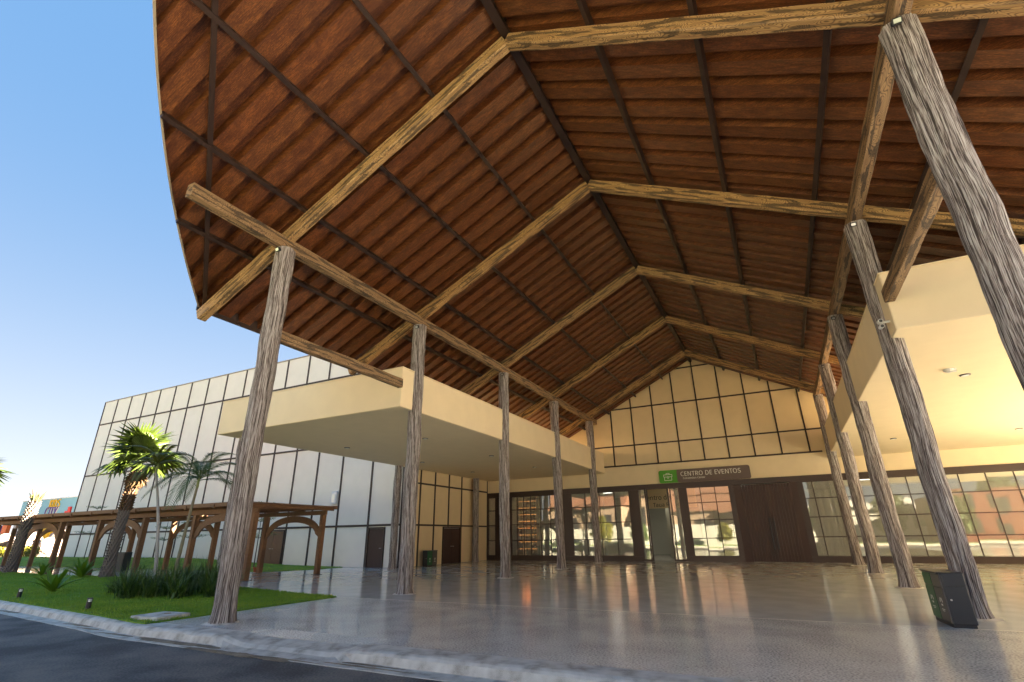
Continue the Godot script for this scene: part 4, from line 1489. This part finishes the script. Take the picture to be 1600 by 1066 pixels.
func lawn_and_plants() -> void:
	leaf_mat("grass_blade", Color(1, 1, 1), 0.35, 0.6)
	leaf_mat("strap_leaf", lin(0.072, 0.135, 0.022), 0.3, 0.42)
	leaf_mat("fan_leaf", lin(0.056, 0.088, 0.012), 0.6, 0.4)
	leaf_mat("dry_leaf", lin(0.10, 0.055, 0.018), 0.4, 0.7)
	leaf_mat("feather_leaf", lin(0.055, 0.105, 0.022), 0.5, 0.4)
	leaf_mat("feather_gold", lin(0.085, 0.095, 0.010), 0.6, 0.4)
	leaf_mat("spiky_leaf", lin(0.14, 0.27, 0.022), 0.5, 0.4)
	leaf_mat("sapling_leaf", lin(0.14, 0.20, 0.030), 0.6, 0.5)
	leaf_mat("tree_leaf", lin(0.045, 0.085, 0.016), 0.4, 0.5)
	leaf_mat("yellow_leaf", lin(0.16, 0.155, 0.008), 0.6, 0.5)
	mat("palm_trunk", lin(0.17, 0.135, 0.118), 0.9)
	mat("palm_fibre", lin(0.105, 0.055, 0.026), 0.9)
	mat("thin_trunk", lin(0.33, 0.31, 0.28), 0.8)
	mat("lean_trunk", lin(0.22, 0.20, 0.13), 0.8)
	mat("crownshaft", lin(0.20, 0.24, 0.07), 0.5)
	mat("branch", lin(0.11, 0.085, 0.065), 0.9)
	var front := PackedVector2Array([Vector2(-11.62, -11.75), Vector2(-14.0, -12.1), Vector2(-16.8, -12.4), Vector2(-19.0, -13.0), Vector2(-24.0, -14.0), Vector2(-34.0, -14.45), Vector2(-62.0, -14.6)])
	var kx := -62.0
	while kx < -11.8:
		front.append(Vector2(kx, kerb_z(kx) - 0.15))
		kx += 2.0
	front.append(Vector2(-11.62, kerb_z(-11.62) - 0.17))
	var hf := func(x: float, z: float) -> float: return 0.025 + 0.05 * smoothstep(-13.0, -16.0, x) * (0.5 + 0.5 * sin(x * 0.5 + z * 0.7)) * smoothstep(0.0, 1.0, kerb_z(x) - 0.15 - z)
	lawn(front, "lawn", hf)
	scatter_grass("grass", "short bright green grass of the lawn along the kerb", front, hf, Vector2.ZERO, 190.0, 5)
	var back := PackedVector2Array([Vector2(-23.5, -24.0), Vector2(-23.6, -22.0), Vector2(-24.6, -19.6), Vector2(-62.0, -19.6), Vector2(-62.0, -24.0)])
	var hb := func(x: float, z: float) -> float: return 0.03 + 0.42 * smoothstep(-24.5, -40.0, x) * smoothstep(-19.6, -21.5, z)
	lawn(back, "back_lawn", hb)
	scatter_grass("grass", "strip of green grass between the pergola path and the panelled building", back, hb, Vector2.ZERO, 60.0, 6)
	# strap leaf bush: clumps standing close together
	var t := thing("strap_leaf_bush", "broad dark green bush of arching strap leaves on the lawn beside the log column", "bush", Vector3(-17.0, 0.03, -10.4))
	var r := RandomNumberGenerator.new()
	r.seed = 91
	var clumps := []
	for v in 4:
		var mb := MB.new()
		mb.use_col = true
		for k in 130:
			mb.col = Color(1, 1, 1) * r.randf_range(0.55, 1.35)
			var a := r.randf() * TAU
			var o := Vector3(r.randfn() * 0.12, 0, r.randfn() * 0.12)
			strap(mb, o, a, r.randf_range(0.85, 1.5), r.randf_range(0.009, 0.016), r.randf_range(0.85, 1.5), r.randf_range(0.1, 0.7), 7)
		clumps.append(mb.mesh())
	for k in 24:
		var a := k * 2.399
		var q := sqrt((k + 0.5) / 24.0)
		var p := Vector3(cos(a) * q * 2.15, 0, sin(a) * q * 1.4)
		obj("clump", clumps[k % 4], mats["strap_leaf"], t, p, Basis(Vector3.UP, r.randf() * TAU).scaled(Vector3.ONE * r.randf_range(0.5, 0.98)))
	spiky_plant("bright green spiky plant on the open lawn nearest the kerb", Vector3(-21.2, 0.04, -9.1), 26, 0.95, 11)
	spiky_plant("bright green spiky plant on the lawn before a pergola arch", Vector3(-28.6, 0.04, -13.2), 26, 1.1, 12)
	spiky_plant("small spiky plant on the lawn beside the trunk of the topped palm", Vector3(-33.2, 0.04, -13.6), 18, 0.8, 13)
	fan_palm("stout fan palm with rough brown trunk and bright green crown before the pergola", Vector3(-27.75, 0.0, -13.8), Vector3(-27.35, 4.85, -13.8), 14, 1.25, 21)
	fan_palm("fan palm with spreading green leaves beyond the topped palm", Vector3(-41.0, 0.0, -11.6), Vector3(-40.6, 4.7, -11.6), 20, 1.3, 25)
	# palm whose crown has been cut off
	var tp := thing("topped_palm", "leaning palm trunk with its crown cut off and ragged stubs on top", "palm tree", Vector3(-38.7, 0.0, -14.35), 0.0, "palms in the lawn")
	var ltop := Vector3(0.45, 3.75, 0.0)
	boot_trunk(tp, Vector3.ZERO, ltop, 0.21, 0.19, mats["palm_trunk"], mats["palm_trunk"])
	for k in 14:
		var sb := MB.new()
		var a := k * 2.399
		var e := Vector3(cos(a) * 0.25, rng.randf_range(0.25, 0.75), sin(a) * 0.25)
		sb.tube([ltop + Vector3(cos(a) * 0.15, -0.05, sin(a) * 0.15), ltop + e * 0.6 + Vector3(cos(a), 0, sin(a)) * 0.1, ltop + e + Vector3(cos(a), 0, sin(a)) * 0.12], [0.05, 0.035, 0.012], 5)
		obj("leaf_stub", sb.mesh(), mats["palm_fibre"] if k % 3 else mats["crownshaft"], tp)
	feather_palm("slender palm with pale grey ringed trunk and golden green fronds in the bush", Vector3(-19.57, 0.0, -11.29), Vector3(-21.1, 4.0, -11.29), 11, 1.35, 0.75, mats["feather_gold"], mats["thin_trunk"], 31, 0.05)
	feather_palm("slender leaning palm with dark drooping fronds in the bush", Vector3(-19.98, 0.0, -12.13), Vector3(-19.7, 3.45, -12.13), 12, 2.1, 0.85, mats["feather_leaf"], mats["lean_trunk"], 35, 0.055)
	for e in [[Vector3(-27.2, 0.03, -20.9), 3.6, "pale leafy sapling rising past the roof end of the pergola"], [Vector3(-34.2, 0.2, -21.4), 3.3, "thin sapling behind the strap leaf bush against the white wall"], [Vector3(-37.5, 0.3, -21.6), 2.9, "thin sapling between two pergola arches against the white wall"], [Vector3(-47.5, 0.4, -21.8), 3.8, "thin sapling near the far end of the white panelled wall"]]:
		tier_sapling(e[2], e[0], e[1], int(absf(e[0].x) * 10))
	# grey cabinet by the path
	var cb := thing("utility_cabinet", "dark grey utility cabinet beside the path behind the stout palm", "cabinet", Vector3(-34.8, 0.0, -18.0), 0.1)
	var mb := MB.new()
	mb.bevel_box(Vector3(0, 0.5, 0), Vector3(0.6, 1.0, 0.45), 0.015)
	obj("body", mb.mesh(), mats["bin_dark"], cb)
	obj("door", bmesh(Vector3(0.5, 0.85, 0.012)), mats["black_metal"], cb, Vector3(0, 0.5, 0.232))
	for e in [[Vector3(-24.4, 0.02, -18.9), "small clay pot at the lawn corner by the end of the pergola"], [Vector3(-36.4, 0.02, -14.9), "small clay pot at the foot of a far pergola post"]]:
		var pt := MB.new()
		pt.tube([Vector3.ZERO, Vector3(0, 0.2, 0), Vector3(0, 0.2, 0), Vector3(0, 0.24, 0)], [0.09, 0.13, 0.15, 0.15], 14)
		tag(obj("clay_pot", pt.mesh(), mats["clay"] if mats.has("clay") else mat("clay", lin(0.32, 0.10, 0.045), 0.85), self, e[0]), e[2] if e.size() > 2 else e[1], "pot")

func rock_mesh(sd: int) -> ArrayMesh:
	var f := FastNoiseLite.new()
	f.seed = sd
	f.frequency = 0.9
	f.noise_type = FastNoiseLite.TYPE_CELLULAR
	var mb := MB.new()
	var rows := []
	for i in 11:
		var th := PI * i / 10.0
		var line := PackedVector3Array()
		for j in 18:
			var ph := TAU * j / 18
			var d := Vector3(sin(th) * cos(ph), -cos(th), sin(th) * sin(ph))
			line.append(d * (1.0 + 0.38 * f.get_noise_3dv(d * 1.6)))
		rows.append(line)
	for i in 10:
		for j in 18:
			var k := (j + 1) % 18
			mb.face(rows[i][j], rows[i][k], rows[i + 1][k], rows[i + 1][j], rows[i][j] + rows[i + 1][k])
	return mb.mesh()

func background_left() -> void:
	# sunlit rock garden with yellow shrubs
	mat("rock", lin(0.30, 0.235, 0.20), 0.9)
	var rm := [rock_mesh(1), rock_mesh(2), rock_mesh(3)]
	var r := RandomNumberGenerator.new()
	r.seed = 17
	for k in 16:
		var at := Vector3(-94.0 - 1.7 * k, 0.5 + 0.8 * (k % 3), -38.0 - 1.2 * (k % 4) + r.randf_range(-0.5, 0.5))
		var o := obj("boulder", rm[k % 3], mats["rock"], self, at, Basis(Vector3.UP, r.randf() * TAU).scaled(Vector3(r.randf_range(1.5, 2.4), r.randf_range(1.2, 2.0), r.randf_range(1.4, 2.0))))
		tag(o, "pale sunlit boulder in the rock garden beyond the pergola", "boulder", "boulders of the rock garden")
	for k in 9:
		var at := Vector3(-88.0 - 2.6 * k, -0.2, -35.0 + r.randf_range(-0.8, 0.8))
		var t := thing("yellow_shrub", "low bright yellow shrub before the boulders beyond the pergola", "shrub", at, 0.0, "yellow shrubs before the rock garden")
		var sb := MB.new()
		for q in 6:
			var a := TAU * q / 6
			sb.tube([Vector3.ZERO, Vector3(cos(a) * 0.4, 0.9, sin(a) * 0.4)], [0.03, 0.01], 5)
		obj("stems", sb.mesh(), mats["branch"], t)
		obj("foliage", crown_mesh(300 + k, [[Vector3(0, 0.9, 0), 0.95, 0.7], [Vector3(0.8, 0.6, 0.2), 0.7, 0.8], [Vector3(-0.8, 0.7, -0.1), 0.75, 0.8]], 420, 0.15), mats["yellow_leaf"], t)
	# play building with a blue name wall
	mat("kids_blue", lin(0.20, 0.44, 0.55), 0.7)
	mat("kids_yellow", lin(0.85, 0.50, 0.02), 0.6)
	mat("kids_purple", lin(0.10, 0.045, 0.26), 0.6)
	mat("kids_orange", lin(0.75, 0.16, 0.03), 0.6)
	mat("kids_red", lin(0.65, 0.04, 0.03), 0.6)
	var b := thing("play_building", "light blue building with coloured letters and bright panels beyond the pergola", "building", Vector3(-115.0, 0, -45.0))
	bx("upper_wall", Vector3(-9.6, 5.0, -8.0), Vector3(14.0, 8.85, 0.0), mats["kids_blue"], b)
	bx("lower_wall", Vector3(-12.0, -0.3, -8.0), Vector3(14.0, 5.0, -0.6), mats["white_wall"], b)
	bx("parapet", Vector3(-9.7, 8.85, -8.1), Vector3(14.0, 8.98, 0.1), mats["white_plastic"], b)
	var l1 := text_part("yellow_lettering", "KIDS", 1.75, mats["kids_yellow"], b, Vector3(2.6, 8.05, 0.08), Basis.IDENTITY, 0.15)
	l1.name = "yellow_lettering"
	text_part("white_outline", "CITY", 2.15, mats["white_plastic"], b, Vector3(2.33, 6.62, 0.06), Basis.IDENTITY, 0.1)
	text_part("purple_lettering", "CITY", 2.1, mats["kids_purple"], b, Vector3(2.2, 6.68, 0.16), Basis.IDENTITY, 0.1)
	for k in 3:
		bx("stepped_block", Vector3(6.4 + 0.8 * k, 5.2, 0.02), Vector3(7.2 + 0.8 * k, 6.0 + 0.65 * k, 0.25), mats["kids_red"], b)
	bx("orange_panel", Vector3(-14.5, 0.0, -0.5), Vector3(-12.6, 5.6, 0.1), mats["kids_orange"], b)
	bx("purple_panel", Vector3(-19.0, 0.0, -0.5), Vector3(-17.0, 4.6, 0.1), mats["kids_purple"], b)
	bx("purple_panel", Vector3(-16.2, 0.0, -0.5), Vector3(-15.0, 4.8, 0.1), mats["kids_purple"], b)
	var aw := MB.new()
	aw.prism(PackedVector2Array([Vector2(-1.9, 1.2), Vector2(1.9, 1.2), Vector2(1.9, 3.2), Vector2(1.2, 4.2), Vector2(0, 4.7), Vector2(-1.2, 4.2), Vector2(-1.9, 3.2)]), Vector3(3.6, 0.2, -0.4), Vector3.RIGHT, Vector3.UP, Vector3(0, 0, 1.4))
	obj("yellow_porch", aw.mesh(), mats["kids_yellow"], b)

func tile_roof_house(label: String, at: Vector3, w: float, d: float, h: float, rise: float, wall: Material, roof: Material) -> void:
	var t := thing("house", label, "house", at)
	bx("wall", Vector3(-w / 2, -0.3, -d / 2), Vector3(w / 2, h, d / 2), wall, t)
	var mb := MB.new()
	mb.prism(PackedVector2Array([Vector2(-d / 2 - 0.6, h - 0.1), Vector2(d / 2 + 0.6, h - 0.1), Vector2(0, h + rise)]), Vector3(-w / 2 - 0.6, 0, 0), Vector3.BACK, Vector3.UP, Vector3(w + 1.2, 0, 0))
	obj("roof", mb.mesh(), roof, t)
	var n := int(w / 3.2)
	for k in n:
		var x := -w / 2 + w * (k + 0.5) / n
		var o := bx("window", Vector3(x - 0.65, h * 0.35, -d / 2 - 0.06), Vector3(x + 0.65, h * 0.75, -d / 2 + 0.02), mats["black_metal"], t)
		obj("sill", bmesh(Vector3(1.5, 0.1, 0.2)), mats["white_wall"], o, Vector3(0, -h * 0.2 - 0.05, -0.06))

# what the glass and the polished floor mirror: the far side of the road
func across_the_road() -> void:
	struct(bx("far_lawn", Vector3(-90, -0.28, 14.0), Vector3(90, -0.05, 60), mats["turf"]))
	struct(bx("bounce_pavement", Vector3(-90, -0.27, 7.61), Vector3(90, -0.03, 14.0), mats["concrete"]))  # pale paving added to bounce sunlight back under the canopies
	struct(bx("far_kerb", Vector3(-90, -0.28, 7.45), Vector3(90, -0.02, 7.6), mats["concrete"]))
	mat("tile_roof", lin(0.16, 0.072, 0.042), 0.9)
	mat("peach_wall", lin(0.27, 0.195, 0.145), 0.9)
	mat("brick_red", lin(0.15, 0.035, 0.022), 0.9)
	var sw := thing("stone_wall", "long whitewashed stone garden wall across the road", "wall", Vector3(-24, -0.05, 24))
	for k in 12:
		var mb := MB.new()
		mb.bevel_box(Vector3(-21.9 + 4.0 * k, 1.5, 0), Vector3(3.96, 3.1 + 0.1 * (k % 2), 0.5), 0.04)
		obj("wall_bay", mb.mesh(), mats["white_wall"], sw)
	tile_roof_house("peach house with orange tile roof behind the garden wall, widest of its row", Vector3(-13, 0, 35), 16, 9, 5.5, 3.0, mats["peach_wall"], mats["tile_roof"])
	tile_roof_house("peach house with orange tile roof at the end of the garden wall", Vector3(-34, 0, 33), 14, 9, 6.5, 3.0, mats["peach_wall"], mats["tile_roof"])
	tile_roof_house("white house with grey flat gable across the road", Vector3(10, 0, 42), 22, 12, 5.0, 1.2, mats["white_wall"], mats["white_wall"])
	tile_roof_house("tall peach house with orange tile roof rising behind the others", Vector3(-20, 0, 50), 30, 10, 9.5, 3.5, mats["peach_wall"], mats["tile_roof"])
	var rb := thing("brick_building", "red brick building with dark windows across the road", "building", Vector3(27, 0, 26))
	bx("wall", Vector3(-8, -0.3, -7), Vector3(14, 6.2, 9), mats["brick_red"], rb)
	for i in 6:
		for j in 2:
			bx("window", Vector3(-7 + 3.3 * i, 0.9 + 2.8 * j, -7.06), Vector3(-5.2 + 3.3 * i, 2.6 + 2.8 * j, -6.98), mats["black_metal"], rb)
	var spots := [[-28.0, 20.0, 4.5, "yellow_leaf"], [-21.5, 20.5, 3.5, "tree_leaf"], [-9.0, 21.0, 3.2, "yellow_leaf"], [-3.0, 27.0, 7.5, "tree_leaf"], [5.0, 24.0, 5.5, "tree_leaf"], [13.5, 25.0, 6.5, "tree_leaf"], [19.0, 17.0, 6.0, "tree_leaf"], [30.0, 38.0, 10.0, "tree_leaf"], [38.0, 30.0, 9.0, "tree_leaf"]]
	var words := ["golden shrub like tree before the garden wall near its end", "small dark tree before the garden wall near a golden tree", "low golden tree before the garden wall opposite the sign", "dark tree behind the garden wall by the peach house", "dark tree before the white house across the road", "tall dark tree at the corner of the white house", "dark tree before the red brick building", "large tree behind the red brick building, the farther one", "large tree beside the end of the red brick building"]
	for k in spots.size():
		var s: Array = spots[k]
		shade_tree("garden_tree", words[k], Vector3(s[0], -0.05, s[1]), s[2], s[2] * 0.42, s[2] * 0.22, 2600, 0.16 + 0.014 * s[2], mats[s[3]], 700 + k, "trees across the road")
	# tall trees added out of view beyond the right canopy to keep the low sun off the road and the near paving
	var tr := [[Vector3(25, -0.3, -16.0), "added tall clear stemmed tree shading the road beside the front of the long flat canopy"], [Vector3(26, -0.3, -21.5), "added tall clear stemmed tree shading the road between two others beside the long flat canopy"], [Vector3(27.5, -0.3, -27.0), "added tall clear stemmed tree shading the road beside the rear of the long flat canopy"]]
	for k in tr.size():
		shade_tree("shade_tree", tr[k][1], tr[k][0], 18.0, 5.2, 8.0, 9000, 0.36, mats["tree_leaf"], 800 + k, "added shade trees beside the canopy")
